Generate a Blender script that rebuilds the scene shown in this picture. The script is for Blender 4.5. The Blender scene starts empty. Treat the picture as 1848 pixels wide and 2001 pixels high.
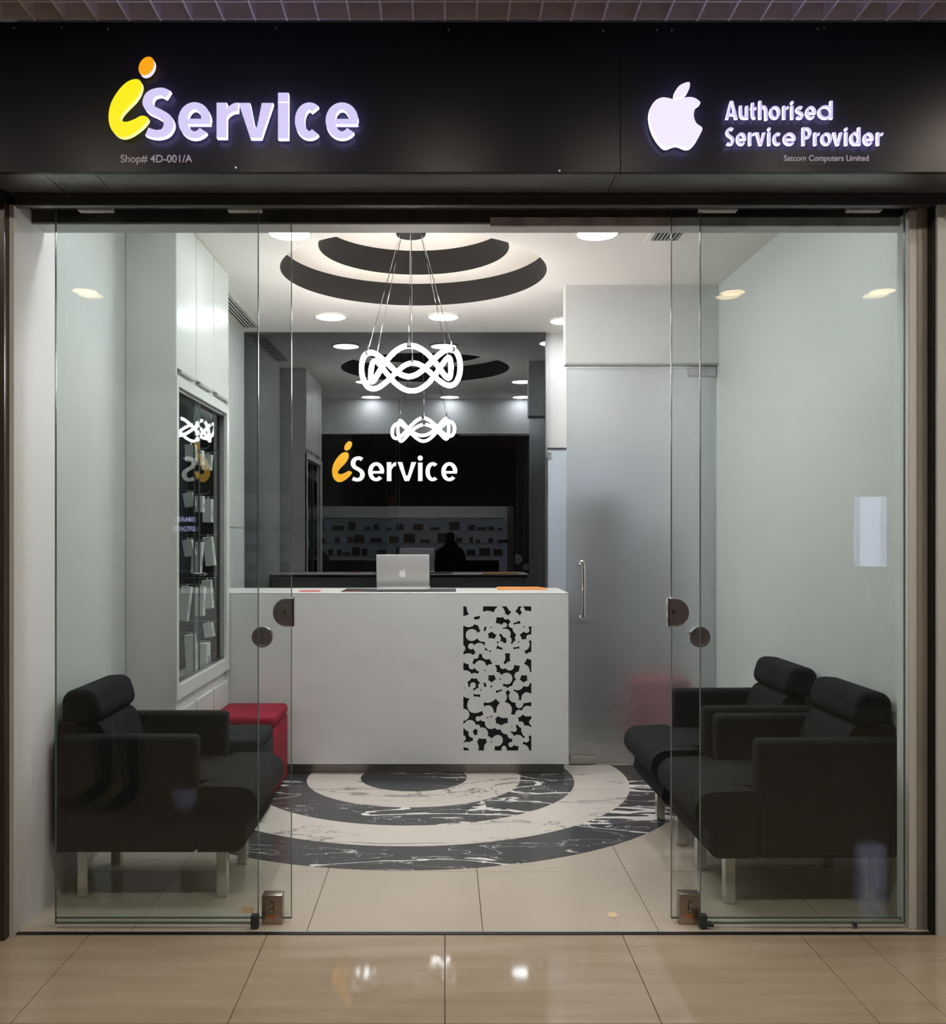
import bpy, bmesh, math, random
from mathutils import Vector, Matrix
random.seed(7)
scene = bpy.context.scene
PI = math.pi
W_, H_, F = 1848.0, 2001.0, 1850.0      # picture frame and focal length in pixels
VX, VY = 869.0, 1050.0                  # vanishing point of the shop's long lines
EYE = 1.45

# ------------------------------------------------------------------ camera
cam = bpy.data.cameras.new('camera')
camera = bpy.data.objects.new('camera', cam)
scene.collection.objects.link(camera)
camera.location = (0, 0, EYE)
camera.rotation_euler = (PI / 2, 0, 0)
cam.sensor_fit = 'HORIZONTAL'
cam.sensor_width = 36.0
cam.lens = 36.0 * F / W_
cam.shift_x = (W_ / 2 - VX) / W_
cam.shift_y = (VY - H_ / 2) / W_
cam.clip_start = 0.05
scene.camera = camera

# ------------------------------------------------------------------ world, exposure
world = bpy.data.worlds.new('world')
scene.world = world
world.use_nodes = True
world.node_tree.nodes['Background'].inputs[0].default_value = (0.6, 0.6, 0.65, 1)
world.node_tree.nodes['Background'].inputs[1].default_value = 0.05
vs = scene.view_settings
vs.view_transform = 'Standard'
vs.look = 'None'
vs.gamma = 1.0
vs.use_curve_mapping = False
vs.exposure = 1.86
scene.cycles.use_denoising = True
scene.cycles.max_bounces = 8
scene.cycles.diffuse_bounces = 4
scene.cycles.use_adaptive_sampling = True
scene.cycles.adaptive_threshold = 0.06
scene.cycles.adaptive_min_samples = 16
scene.cycles.transparent_max_bounces = 24
scene.cycles.sample_clamp_indirect = 4.0
DOWN_L, PEND_L, MALL_L = 15.0, 12.0, 30.0     # radiance of downlights, pendant tubes, corridor and added fill lamps

# ------------------------------------------------------------------ helpers
def px(x, y, Z):
    """a point of the picture at depth Z in metres"""
    return ((x - VX) * Z / F, Z, EYE - (y - VY) * Z / F)

def wloc(o):
    v = Vector((0, 0, 0))
    while o is not None:
        v += o.location
        o = o.parent
    return v

def mk(name, bm, mats, parent=None, smooth=False, kind=None):
    if parent is not None:
        bm.transform(Matrix.Translation(-wloc(parent)))
    me = bpy.data.meshes.new(name)
    bm.normal_update()
    bm.to_mesh(me)
    bm.free()
    return mkm(name, me, mats, parent, smooth, kind)

def mkm(name, me, mats, parent=None, smooth=False, kind=None):
    if not isinstance(mats, (list, tuple)):
        mats = [mats]
    for m in mats:
        me.materials.append(m)
    if smooth:
        me.polygons.foreach_set('use_smooth', [True] * len(me.polygons))
        me.set_sharp_from_angle(angle=math.radians(38))
    o = bpy.data.objects.new(name, me)
    scene.collection.objects.link(o)
    if parent is not None:
        o.parent = parent
    if kind:
        o['kind'] = kind
    return o

def tag(o, label, cat, group=None):
    o['label'] = label
    o['category'] = cat
    if group:
        o['group'] = group
    return o

def thing(name, loc, label, cat, group=None):
    o = bpy.data.objects.new(name, None)
    o.empty_display_size = 0.1
    scene.collection.objects.link(o)
    o.location = loc
    return tag(o, label, cat, group)

def copy_tree(o, parent=None):
    c = o.copy()
    scene.collection.objects.link(c)
    c.parent = parent
    for ch in list(o.children):
        copy_tree(ch, c)
    return c

def B():
    return bmesh.new()

def box(bm, x0, x1, y0, y1, z0, z1, bev=0.0, seg=2, mi=0):
    r = bmesh.ops.create_cube(bm, size=1.0)
    vs_ = r['verts']
    for v in vs_:
        v.co = Vector(((x0 + x1) / 2 + v.co.x * (x1 - x0), (y0 + y1) / 2 + v.co.y * (y1 - y0), (z0 + z1) / 2 + v.co.z * (z1 - z0)))
    fs = {f for v in vs_ for f in v.link_faces}
    for f in fs:
        f.material_index = mi
    if bev > 0:
        es = {e for v in vs_ for e in v.link_edges}
        r = bmesh.ops.bevel(bm, geom=list(es) + vs_, offset=bev, segments=seg, profile=0.5, affect='EDGES')
        for f in r['faces']:
            f.material_index = mi
    return bm

def bx(x0, x1, y0, y1, z0, z1, bev=0.0, seg=2):
    return box(B(), x0, x1, y0, y1, z0, z1, bev, seg)

def prism(bm, pts, axis, a0, a1, mi=0):
    """closed 2D outline swept along an axis; pts are the two other coordinates in x,y,z order"""
    def P(p, a):
        return {'x': (a, p[0], p[1]), 'y': (p[0], a, p[1]), 'z': (p[0], p[1], a)}[axis]
    lo = [bm.verts.new(P(p, a0)) for p in pts]
    hi = [bm.verts.new(P(p, a1)) for p in pts]
    n = len(pts)
    fs = [bm.faces.new(lo), bm.faces.new(hi[::-1])]
    for i in range(n):
        fs.append(bm.faces.new((lo[i], hi[i], hi[(i + 1) % n], lo[(i + 1) % n])))
    for f in fs:
        f.material_index = mi
    bmesh.ops.recalc_face_normals(bm, faces=fs)
    return bm

def cyl(bm, p0, p1, r0, r1=None, n=24, mi=0):
    p0, p1 = Vector(p0), Vector(p1)
    r1 = r0 if r1 is None else r1
    d = (p1 - p0).normalized()
    u = d.orthogonal().normalized()
    w = d.cross(u)
    lo, hi = [], []
    for i in range(n):
        a = 2 * PI * i / n
        q = u * math.cos(a) + w * math.sin(a)
        lo.append(bm.verts.new(p0 + q * r0))
        hi.append(bm.verts.new(p1 + q * r1))
    fs = [bm.faces.new(lo[::-1]), bm.faces.new(hi)]
    for i in range(n):
        fs.append(bm.faces.new((lo[i], lo[(i + 1) % n], hi[(i + 1) % n], hi[i])))
    for f in fs:
        f.material_index = mi
    return bm

def tube(bm, pts, r, n=10, closed=False, mi=0):
    pts = [Vector(p) for p in pts]
    m = len(pts)
    rings = []
    up = None
    for i, p in enumerate(pts):
        a = pts[(i - 1) % m] if (closed or i > 0) else p
        b = pts[(i + 1) % m] if (closed or i < m - 1) else p
        t = (b - a).normalized()
        if up is None:
            up = t.orthogonal().normalized()
        up = (up - t * up.dot(t)).normalized()
        s = t.cross(up)
        rings.append([bm.verts.new(p + (up * math.cos(2 * PI * k / n) + s * math.sin(2 * PI * k / n)) * r) for k in range(n)])
    cnt = m if closed else m - 1
    for i in range(cnt):
        A, C = rings[i], rings[(i + 1) % m]
        off = 0
        if closed and i == m - 1:
            off = min(range(n), key=lambda k: (A[0].co - C[k].co).length)
        for k in range(n):
            f = bm.faces.new((A[k], A[(k + 1) % n], C[(k + 1 + off) % n], C[(k + off) % n]))
            f.material_index = mi
    if not closed:
        bm.faces.new(rings[0][::-1]).material_index = mi
        bm.faces.new(rings[-1]).material_index = mi
    return bm

def lathe(bm, prof, c, n=40, mi=0, axis='z', caps=True):
    """profile of (radius, height) turned about an axis through c"""
    rings = []
    for r, h in prof:
        ring = []
        for k in range(n):
            a = 2 * PI * k / n
            if axis == 'z':
                q = (c[0] + r * math.cos(a), c[1] + r * math.sin(a), c[2] + h)
            else:
                q = (c[0] + r * math.cos(a), c[1] + h, c[2] + r * math.sin(a))
            ring.append(bm.verts.new(q))
        rings.append(ring)
    fs = []
    for A, C in zip(rings, rings[1:]):
        for k in range(n):
            fs.append(bm.faces.new((A[k], A[(k + 1) % n], C[(k + 1) % n], C[k])))
    if caps and prof[0][0] > 0:
        fs.append(bm.faces.new(rings[0]))
    if caps and prof[-1][0] > 0:
        fs.append(bm.faces.new(rings[-1]))
    for f in fs:
        f.material_index = mi
    bmesh.ops.recalc_face_normals(bm, faces=fs)
    return bm

def outline_mesh(loops, y, depth, name='outline'):
    """closed loops of world (x, z) points (holes by even-odd) as a plate facing -Y whose front is at y"""
    cu = bpy.data.curves.new(name, 'CURVE')
    cu.dimensions = '2D'
    cu.fill_mode = 'BOTH'
    cu.extrude = depth / 2
    for lp in loops:
        sp = cu.splines.new('POLY')
        sp.points.add(len(lp) - 1)
        for p, q in zip(sp.points, lp):
            p.co = (q[0], q[1], 0, 1)
        sp.use_cyclic_u = True
    o = bpy.data.objects.new(name, cu)
    scene.collection.objects.link(o)
    dg = bpy.context.evaluated_depsgraph_get()
    me = bpy.data.meshes.new_from_object(o.evaluated_get(dg))
    bpy.data.objects.remove(o)
    bpy.data.curves.remove(cu)
    me.materials.clear()
    me.transform(Matrix.Translation((0, y + depth / 2, 0)) @ Matrix.Rotation(PI / 2, 4, 'X'))
    return me

def text_mesh(body, x0, x1, z0, z1, y, depth=0.002, facing=-1):
    """lettering fitted into a world rectangle, facing -Y (or +Y)"""
    cu = bpy.data.curves.new('lettering', 'FONT')
    cu.body = body
    cu.extrude = 0.5
    cu.offset = 0.012
    o = bpy.data.objects.new('lettering', cu)
    scene.collection.objects.link(o)
    dg = bpy.context.evaluated_depsgraph_get()
    me = bpy.data.meshes.new_from_object(o.evaluated_get(dg))
    bpy.data.objects.remove(o)
    bpy.data.curves.remove(cu)
    me.materials.clear()
    xs = [v.co.x for v in me.vertices]
    ys = [v.co.y for v in me.vertices]
    sx = (x1 - x0) / (max(xs) - min(xs))
    sy = (z1 - z0) / (max(ys) - min(ys))
    for v in me.vertices:
        X = (v.co.x - min(xs)) * sx
        Yv = z0 + (v.co.y - min(ys)) * sy
        v.co = (x0 + X, y - v.co.z * depth, Yv) if facing < 0 else (x1 - X, y + v.co.z * depth, Yv)
    return me

def lerp(a, b, t):
    return a + (b - a) * t

def catmull(pts, n=8, closed=False):
    out = []
    m = len(pts)
    rng = m if closed else m - 1
    for i in range(rng):
        if closed:
            p0, p1, p2, p3 = pts[(i - 1) % m], pts[i], pts[(i + 1) % m], pts[(i + 2) % m]
        else:
            p0, p1, p2, p3 = pts[max(i - 1, 0)], pts[i], pts[i + 1], pts[min(i + 2, m - 1)]
        for k in range(n):
            t = k / n
            out.append(tuple(0.5 * (2 * b + (c - a) * t + (2 * a - 5 * b + 4 * c - d) * t * t + (3 * b - a - 3 * c + d) * t ** 3)
                             for a, b, c, d in zip(p0, p1, p2, p3)))
    if not closed:
        out.append(tuple(pts[-1]))
    return out

# ---- drawn lettering: every glyph is made of solid strokes in a unit box
def arc(cx, cy, rx, ry, a0, a1, n=18):
    return [(cx + rx * math.cos(math.radians(lerp(a0, a1, i / n))), cy + ry * math.sin(math.radians(lerp(a0, a1, i / n)))) for i in range(n + 1)]

GLYPHS = {
    # ('s', path) stroke whose path is inset by half a stroke; ('v', x, y0, y1) upright stem; ('h', y, x0, x1) bar; ('p', outline) plate
    'S': [('s', catmull([(.95, .93), (.62, 1.0), (.2, .93), (.05, .74), (.22, .58), (.55, .49), (.88, .37), (.97, .2), (.78, .04), (.4, 0), (.02, .06)], 6))],
    'e': [('s', arc(.5, .5, .5, .5, 0, 318, 30)), ('h', .46, .1, 1.0)],
    'c': [('s', arc(.56, .5, .56, .5, 52, 308, 26))],
    'r': [('v', 0, 0, 1), ('R',)],
    'v': [('V',)],
    'i': [('v', .5, 0, .72), ('d', .5, .9)],
    'I': [('v', .5, 0, .78), ('v', .5, .8, 1)],
    'o': [('s', arc(.5, .5, .5, .5, 0, 360, 32))],
    'd': [('v', 1, 0, 1), ('s', arc(.5, .36, .5, .36, 0, 360, 28))],
    'u': [('v', 1, 0, 1), ('s', [(0, 1.12)] + arc(.5, .42, .5, .42, 180, 350, 16))],
    't': [('s', [(.3, 1.1), (.3, .5)] + arc(.72, .28, .42, .28, 180, 290, 10)), ('h', .72, -.2, 1.2)],
    'h': [('v', 0, 0, 1), ('s', arc(.5, .36, .5, .36, 175, 0, 14) + [(1.0, -.12)])],
    'A': [('A',)],
    'P': [('v', 0, 0, 1), ('s', [(0, 1.0), (.45, 1.0)] + arc(.5, .72, .5, .28, 90, -90, 14) + [(0, .44)])],
}
GLYPHS['s'] = GLYPHS['S']

def stroke_poly(bm, path, w, y, depth, mi):
    pts = [Vector((p[0], p[1])) for p in path]
    L, R = [], []
    m = len(pts)
    for i in range(m):
        a, b = pts[max(i - 1, 0)], pts[min(i + 1, m - 1)]
        t = (b - a).normalized()
        nrm = Vector((-t.y, t.x))
        off = Vector((nrm.x * w * .5, nrm.y * w * .39))
        L.append(pts[i] + off)
        R.append(pts[i] - off)
    for i in range(m - 1):
        prism4(bm, [L[i], R[i], R[i + 1], L[i + 1]], y, depth, mi, i == 0, i == m - 2)

def prism4(bm, q, y, depth, mi, cap0=True, cap1=True):
    f = [bm.verts.new((p[0], y, p[1])) for p in q]
    b = [bm.verts.new((p[0], y + depth, p[1])) for p in q]
    fs = [bm.faces.new(f)]
    sides = [(1, 2), (3, 0)] + ([(0, 1)] if cap0 else []) + ([(2, 3)] if cap1 else [])
    for i, j in sides:
        fs.append(bm.faces.new((f[i], f[j], b[j], b[i])))
    for k in fs:
        k.material_index = mi if k is fs[0] else mi + 1
    return fs

def plate(bm, pts, y, depth, mi):
    f = [bm.verts.new((p[0], y, p[1])) for p in pts]
    b = [bm.verts.new((p[0], y + depth, p[1])) for p in pts]
    fs = [bm.faces.new(f)]
    fs[0].material_index = mi
    n = len(pts)
    for i in range(n):
        g = bm.faces.new((f[i], f[(i + 1) % n], b[(i + 1) % n], b[i]))
        g.material_index = mi + 1

def glyph(ch, x0, x1, z0, z1, w, y, depth):
    """one letter filling the rectangle x0..x1, z0..z1 with stroke width w; face = slot 0, return = slot 1"""
    bm = B()
    h = w / 2
    def ins(p):
        return (lerp(x0 + h, x1 - h, p[0]), lerp(z0 + h * .78, z1 - h * .78, p[1]))
    for g in GLYPHS[ch]:
        if g[0] == 's':
            stroke_poly(bm, [ins(p) for p in g[1]], w, y, depth, 0)
        elif g[0] == 'v':
            xc = lerp(x0 + h, x1 - h, g[1])
            plate(bm, [(xc - h, lerp(z0, z1, g[2])), (xc + h, lerp(z0, z1, g[2])), (xc + h, lerp(z0, z1, g[3])), (xc - h, lerp(z0, z1, g[3]))], y, depth, 0)
        elif g[0] == 'h':
            zc = lerp(z0 + h, z1 - h, g[1])
            t = w * 0.29
            a, b = lerp(x0 + h, x1 - h, g[2]), lerp(x0 + h, x1 - h, g[3])
            if g[3] == 1.0:
                b = x1 - 0.02 * (x1 - x0)
            plate(bm, [(a, zc - t), (b, zc - t), (b, zc + t), (a, zc + t)], y + 0.0002, depth, 0)
        elif g[0] == 'd':
            c = ((x0 + x1) / 2, lerp(z0, z1, 1) - w * 0.58)
            plate(bm, [(c[0] + w * .58 * math.cos(2 * PI * k / 18), c[1] + w * .58 * math.sin(2 * PI * k / 18)) for k in range(18)], y, depth, 0)
        elif g[0] == 'R':
            H = z1 - z0
            up = catmull([(x0 + w * .80, z0 + H * .72), (x0 + w * 1.15, z0 + H * .88), (lerp(x0 + w, x1, .62), z0 + H * .985), (x1, z1)], 5)
            lo = catmull([(x1 - w * .04, z1 - w * .86), (lerp(x0 + w, x1, .55), z1 - w * .92), (x0 + w * 1.08, z0 + H * .62), (x0 + w * .95, z0 + H * .46)], 5)
            plate(bm, up + lo, y + .0002, depth, 0)
        elif g[0] == 'V':
            m = (x0 + x1) / 2
            ww = w * 1.08
            stroke_w = ww
            prism4(bm, [(x0, z1), (x0 + ww, z1), (m + w * .1, z0), (m - w * .52, z0)], y, depth, 0)
            prism4(bm, [(x1 - ww, z1), (x1, z1), (m + w * .52, z0), (m - w * .1, z0)], y + .0002, depth, 0)
            plate(bm, [(m - w * .52, z0), (m + w * .52, z0), (m, lerp(z0, z1, .34))], y + .0003, depth, 0)
        elif g[0] == 'A':
            m = (x0 + x1) / 2
            ww = w * 1.05
            prism4(bm, [(m - w * .55, z1), (m + w * .1, z1), (x0 + ww, z0), (x0, z0)], y, depth, 0)
            prism4(bm, [(m - w * .1, z1), (m + w * .55, z1), (x1, z0), (x1 - ww, z0)], y + .0002, depth, 0)
            plate(bm, [(lerp(x0, m, .35), lerp(z0, z1, .2)), (lerp(x1, m, .35), lerp(z0, z1, .2)), (lerp(x1, m, .48), lerp(z0, z1, .2) + w * .8), (lerp(x0, m, .48), lerp(z0, z1, .2) + w * .8)], y + .0003, depth, 0)
    bmesh.ops.recalc_face_normals(bm, faces=bm.faces[:])
    return bm

# outlines taken in picture pixels of the fascia sign
LOGO_BODY = [(264, 154.5), (273, 157), (277, 167), (273, 182), (263, 197), (250, 210), (240, 221), (235, 230), (238, 236), (247, 238), (262, 233), (277, 226), (289.5, 231),
             (282, 244), (267, 257), (251, 266), (237, 268), (224, 261), (215, 247), (212, 228), (215, 207), (223, 189), (236, 171), (250, 159)]
LOGO_DOT = [(286 + 14 * math.cos(a) * math.cos(.5) + 19.5 * math.sin(a) * math.sin(.5), 129 + 14 * math.cos(a) * math.sin(.5) * -1 * -1 - 19.5 * math.sin(a) * math.cos(.5)) for a in [2 * PI * k / 28 for k in range(28)]]
FRUIT_BODY = [(800, 389), (815, 384), (835, 379.5), (858, 380), (876, 388), (889, 402), (873, 416), (864, 436), (864, 460), (874, 482), (896, 500), (888, 524), (872, 553), (852, 574),
              (832, 578), (812, 570), (795, 566), (778, 570), (760, 577), (744, 573), (724, 552), (704, 518), (692, 480), (689, 446), (697, 414), (715, 391), (740, 380.5), (765, 383), (785, 389)]
FRUIT_LEAF = [(790, 384.5), (788, 366), (797, 345), (815, 329), (845, 320.5), (846, 342), (836, 363), (817, 379)]

# ------------------------------------------------------------------ materials
MATS = {}
def mat(name, col, rough=0.5, metal=0.0, spec=0.5, noise=None, bump=None, emit=None, trans=0.0, ior=1.45, coat=0.0):
    """noise = (scale, other colour, contrast low, high); bump = (scale, strength)"""
    m = bpy.data.materials.new(name)
    m.use_nodes = True
    nt = m.node_tree
    b = nt.nodes['Principled BSDF']
    b.inputs['Base Color'].default_value = (*col, 1)
    b.inputs['Roughness'].default_value = rough
    b.inputs['Metallic'].default_value = metal
    b.inputs['Specular IOR Level'].default_value = spec
    b.inputs['Transmission Weight'].default_value = trans
    b.inputs['IOR'].default_value = ior
    b.inputs['Coat Weight'].default_value = coat
    b.inputs['Coat Roughness'].default_value = 0.05
    tc = nt.nodes.new('ShaderNodeTexCoord')
    if noise:
        n = nt.nodes.new('ShaderNodeTexNoise')
        n.inputs['Scale'].default_value = noise[0]
        n.inputs['Detail'].default_value = 6
        mp = nt.nodes.new('ShaderNodeMapping')
        if len(noise) > 4:
            mp.inputs['Scale'].default_value = noise[4]
        nt.links.new(tc.outputs['Object'], mp.inputs['Vector'])
        nt.links.new(mp.outputs['Vector'], n.inputs['Vector'])
        r = nt.nodes.new('ShaderNodeValToRGB')
        r.color_ramp.elements[0].position = noise[2]
        r.color_ramp.elements[1].position = noise[3]
        r.color_ramp.elements[0].color = (*col, 1)
        r.color_ramp.elements[1].color = (*noise[1], 1)
        nt.links.new(n.outputs['Fac'], r.inputs['Fac'])
        nt.links.new(r.outputs['Color'], b.inputs['Base Color'])
    if bump:
        n2 = nt.nodes.new('ShaderNodeTexNoise')
        n2.inputs['Scale'].default_value = bump[0]
        n2.inputs['Detail'].default_value = 3
        nt.links.new(tc.outputs['Object'], n2.inputs['Vector'])
        bp = nt.nodes.new('ShaderNodeBump')
        bp.inputs['Strength'].default_value = bump[1]
        bp.inputs['Distance'].default_value = 0.004
        nt.links.new(n2.outputs['Fac'], bp.inputs['Height'])
        nt.links.new(bp.outputs['Normal'], b.inputs['Normal'])
    if emit:
        b.inputs['Emission Color'].default_value = (*emit[0], 1)
        b.inputs['Emission Strength'].default_value = emit[1]
    MATS[name] = m
    return m

def glass_mat(name, tint, ior=1.5, film=0.0):
    """clear sheet glass: one thin surface per face, tinted straight-through light plus a Fresnel reflection"""
    m = bpy.data.materials.new(name)
    m.use_nodes = True
    nt = m.node_tree
    nt.nodes.clear()
    out = nt.nodes.new('ShaderNodeOutputMaterial')
    mix = nt.nodes.new('ShaderNodeMixShader')
    tr = nt.nodes.new('ShaderNodeBsdfTransparent')
    gl = nt.nodes.new('ShaderNodeBsdfGlossy')
    fr = nt.nodes.new('ShaderNodeFresnel')
    tr.inputs['Color'].default_value = (*tint, 1)
    gl.inputs['Roughness'].default_value = 0.0
    gl.inputs['Color'].default_value = (1, 1, 1, 1)
    fr.inputs['IOR'].default_value = ior
    geo = nt.nodes.new('ShaderNodeNewGeometry')     # light leaving the sheet is not refracted, so only its entry face mirrors
    inv = nt.nodes.new('ShaderNodeMath')
    inv.operation = 'SUBTRACT'
    inv.inputs[0].default_value = 1.0
    nt.links.new(geo.outputs['Backfacing'], inv.inputs[1])
    mul = nt.nodes.new('ShaderNodeMath')
    mul.operation = 'MULTIPLY'
    nt.links.new(fr.outputs[0], mul.inputs[0])
    nt.links.new(inv.outputs[0], mul.inputs[1])
    nt.links.new(mul.outputs[0], mix.inputs[0])
    nt.links.new(tr.outputs[0], mix.inputs[1])
    nt.links.new(gl.outputs[0], mix.inputs[2])
    if film > 0:
        df = nt.nodes.new('ShaderNodeBsdfDiffuse')
        df.inputs['Color'].default_value = (.55, .6, .58, 1)
        m2 = nt.nodes.new('ShaderNodeMixShader')
        m2.inputs[0].default_value = film
        nt.links.new(mix.outputs[0], m2.inputs[1])
        nt.links.new(df.outputs[0], m2.inputs[2])
        nt.links.new(m2.outputs[0], out.inputs['Surface'])
    else:
        nt.links.new(mix.outputs[0], out.inputs['Surface'])
    return m

def marble(name, base, base2, vein, vscale, width, seed):
    """stone with branching veins where a distorted noise crosses its middle value"""
    m = bpy.data.materials.new(name)
    m.use_nodes = True
    nt = m.node_tree
    b = nt.nodes['Principled BSDF']
    b.inputs['Roughness'].default_value = 0.22
    tc = nt.nodes.new('ShaderNodeTexCoord')
    mp = nt.nodes.new('ShaderNodeMapping')
    mp.inputs['Location'].default_value = (seed, seed * .7, seed * 1.3)
    mp.inputs['Rotation'].default_value = (0, 0, .5)
    mp.inputs['Scale'].default_value = (0.55, 1.6, 1)
    nt.links.new(tc.outputs['Object'], mp.inputs['Vector'])
    def noise(sc, det, dist):
        n = nt.nodes.new('ShaderNodeTexNoise')
        n.inputs['Scale'].default_value = sc
        n.inputs['Detail'].default_value = det
        n.inputs['Distortion'].default_value = dist
        nt.links.new(mp.outputs['Vector'], n.inputs['Vector'])
        return n
    def math_(op, a, bb):
        n = nt.nodes.new('ShaderNodeMath')
        n.operation = op
        for i, v in enumerate((a, bb)):
            if isinstance(v, (int, float)):
                n.inputs[i].default_value = v
            elif v is not None:
                nt.links.new(v, n.inputs[i])
        return n.outputs[0]
    n1 = noise(vscale, 5, .6)
    v1 = math_('ABSOLUTE', math_('SUBTRACT', n1.outputs['Fac'], .5), None)
    n2 = noise(vscale * 2.4, 4, 1.2)
    v2 = math_('ABSOLUTE', math_('SUBTRACT', n2.outputs['Fac'], .47), None)
    n3 = noise(vscale * .8, 2, 0)
    wd = math_('MULTIPLY', math_('MAXIMUM', math_('SUBTRACT', n3.outputs['Fac'], .38), 0.0), width * 5)
    f1 = math_('LESS_THAN', v1, wd)
    f2 = math_('LESS_THAN', v2, math_('MULTIPLY', wd, .45))
    fac = math_('MAXIMUM', f1, math_('MULTIPLY', f2, .7))
    mx0 = nt.nodes.new('ShaderNodeMix')
    mx0.data_type = 'RGBA'
    nt.links.new(noise(vscale * 1.5, 6, .3).outputs['Fac'], mx0.inputs[0])
    mx0.inputs[6].default_value = (*base, 1)
    mx0.inputs[7].default_value = (*base2, 1)
    mx = nt.nodes.new('ShaderNodeMix')
    mx.data_type = 'RGBA'
    nt.links.new(fac, mx.inputs[0])
    nt.links.new(mx0.outputs[2], mx.inputs[6])
    mx.inputs[7].default_value = (*vein, 1)
    nt.links.new(mx.outputs[2], b.inputs['Base Color'])
    return m

wall_white = mat('wall_white', (.70, .71, .70), .55, noise=(1.3, (.66, .67, .66), .35, .7), bump=(40, .05))
ceil_white = mat('ceiling_white', (.82, .79, .75), .7, bump=(25, .05))
recess_cream = mat('recess_cream', (.78, .72, .65), .7)
recess_dark = mat('recess_dark', (.015, .013, .013), .6, bump=(30, .1))
laminate = mat('white_laminate', (.72, .72, .70), .28, noise=(2.0, (.68, .68, .67), .4, .7))
counter_white = mat('counter_white', (.67, .68, .69), .35, noise=(3.0, (.62, .63, .64), .52, .8, (1, 1, 2.5)))
edge_grey = mat('door_edge_grey', (.45, .45, .44), .4)
kick_steel = mat('kick_plate_steel', (.26, .25, .24), .35, .7, noise=(4, (.36, .33, .31), .4, .7))
cabinet_grey = mat('cabinet_grey', (.10, .105, .115), .5)
dark_metal = mat('dark_metal', (.065, .065, .075), .4, .3, noise=(5, (.085, .085, .095), .4, .7))
soffit_metal = mat('soffit_metal', (.20, .205, .21), .34, .5, noise=(2.5, (.27, .27, .27), .35, .75, (1, 6, 1)))
track_dark = mat('track_dark', (.05, .047, .045), .55, noise=(12, (.085, .08, .075), .4, .75))
track_pale = mat('track_pale', (.66, .65, .68), .6, noise=(9, (.34, .33, .34), .4, .75))
fascia_black = mat('fascia_black', (.013, .013, .022), .32, 0, .25)
grid_grey = mat('grid_grey', (.84, .78, .81), .6, noise=(8, (.74, .69, .72), .4, .75))
plenum_dark = mat('plenum_dark', (.03, .03, .032), .9)
post_brown = mat('post_brown', (.035, .027, .022), .3, noise=(3, (.06, .045, .035), .4, .8, (3, 3, .5)))
stone_beige = mat('stone_beige', (.36, .33, .29), .25, noise=(2.2, (.24, .24, .235), .35, .7, (1, 1, .6)))
neighbour_glass = mat('neighbour_glass', (.62, .66, .66), .15)
dirt_grout = mat('grout_dark', (.06, .05, .045), .9)
chrome = mat('chrome', (.72, .72, .74), .09, 1.0)
leg_steel = mat('leg_steel', (.70, .70, .67), .22, .92)
dark_chrome = mat('dark_chrome', (.62, .60, .64), .27, 1.0)
brushed = mat('brushed_steel', (.55, .54, .52), .3, 1.0, noise=(30, (.45, .44, .43), .4, .7, (1, 1, 8)))
warm_steel = mat('worn_steel', (.46, .39, .33), .34, .9, noise=(9, (.36, .29, .24), .4, .75))
orange_sticker = mat('orange_sticker', (.55, .14, .02), .6)
paper_tan = mat('paper_tan', (.75, .55, .36), .8)
black_plastic = mat('black_plastic', (.02, .02, .022), .45)
rubber = mat('dark_rubber', (.045, .05, .05), .8)
hole_black = mat('backing_black', (.006, .006, .008), .5)
case_dark = mat('case_lining_dark', (.022, .025, .030), .5)
fabric_black = mat('fabric_black', (.010, .010, .012), .9, 0, .25, noise=(9, (.015, .015, .017), .35, .7), bump=(260, .12))
fabric_navy = mat('fabric_navy', (.012, .016, .021), .9, 0, .25, noise=(9, (.02, .025, .03), .35, .7), bump=(260, .12))
fabric_red = mat('fabric_red', (.30, .012, .035), .85, 0, .3, noise=(7, (.25, .010, .03), .35, .7), bump=(260, .12))
mirror_black = mat('black_mirror_glass', (.15, .157, .165), .0, 1.0)
panel_seam = mat('panel_seam', (.004, .004, .005), .5)
shop_tile = mat('shop_tile', (.53, .47, .40), .10, noise=(2.2, (.50, .44, .37), .35, .7), spec=.5)
mall_tile = mat('mall_tile', (.44, .355, .265), .05, noise=(5, (.36, .28, .20), .35, .72, (.35, 2.6, 1)), spec=.6)
marble_dark = marble('marble_dark', (.045, .047, .052), (.075, .077, .082), (.78, .77, .75), 1.7, .013, 3.1)
marble_white = marble('marble_white', (.64, .60, .55), (.70, .66, .61), (.33, .31, .29), 1.8, .007, 8.4)
aluminium = mat('aluminium', (.60, .60, .61), .42, .4)
logo_white = mat('logo_white', (.9, .9, .9), .4)
logo_orange = mat('logo_orange', (.85, .42, .01), .4)
text_grey = mat('text_grey', (.62, .60, .64), .6)
orange_card = mat('orange_card', (.72, .30, .06), .5)
red_card = mat('red_card', (.55, .05, .05), .5)
carton_white = mat('carton_white', (.80, .80, .78), .45)
carton_grey = mat('carton_print', (.25, .25, .27), .6)
vent_dark = mat('vent_dark', (.03, .03, .03), .7)
cloth_dark = mat('cloth_dark', (.012, .012, .016), .9)
skin_tone = mat('skin_tone', (.30, .17, .11), .6)
frosted = mat('frosted_glass', (.82, .845, .855), .58, 0, .5, trans=.9, ior=1.25)
frosted_blue = mat('frosted_blue_glass', (.52, .58, .66), .35, 0, .5)
glass_green = glass_mat('door_glass', (.925, .948, .942), 1.45, .0025)
glass_case = glass_mat('case_glass', (.955, .97, .97), 1.42)
glass_edge = mat('glass_edge', (.10, .14, .13), .25)
em_down = mat('downlight_glow', (1, 1, 1), .5, emit=((.96, .985, 1.0), DOWN_L))
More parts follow.
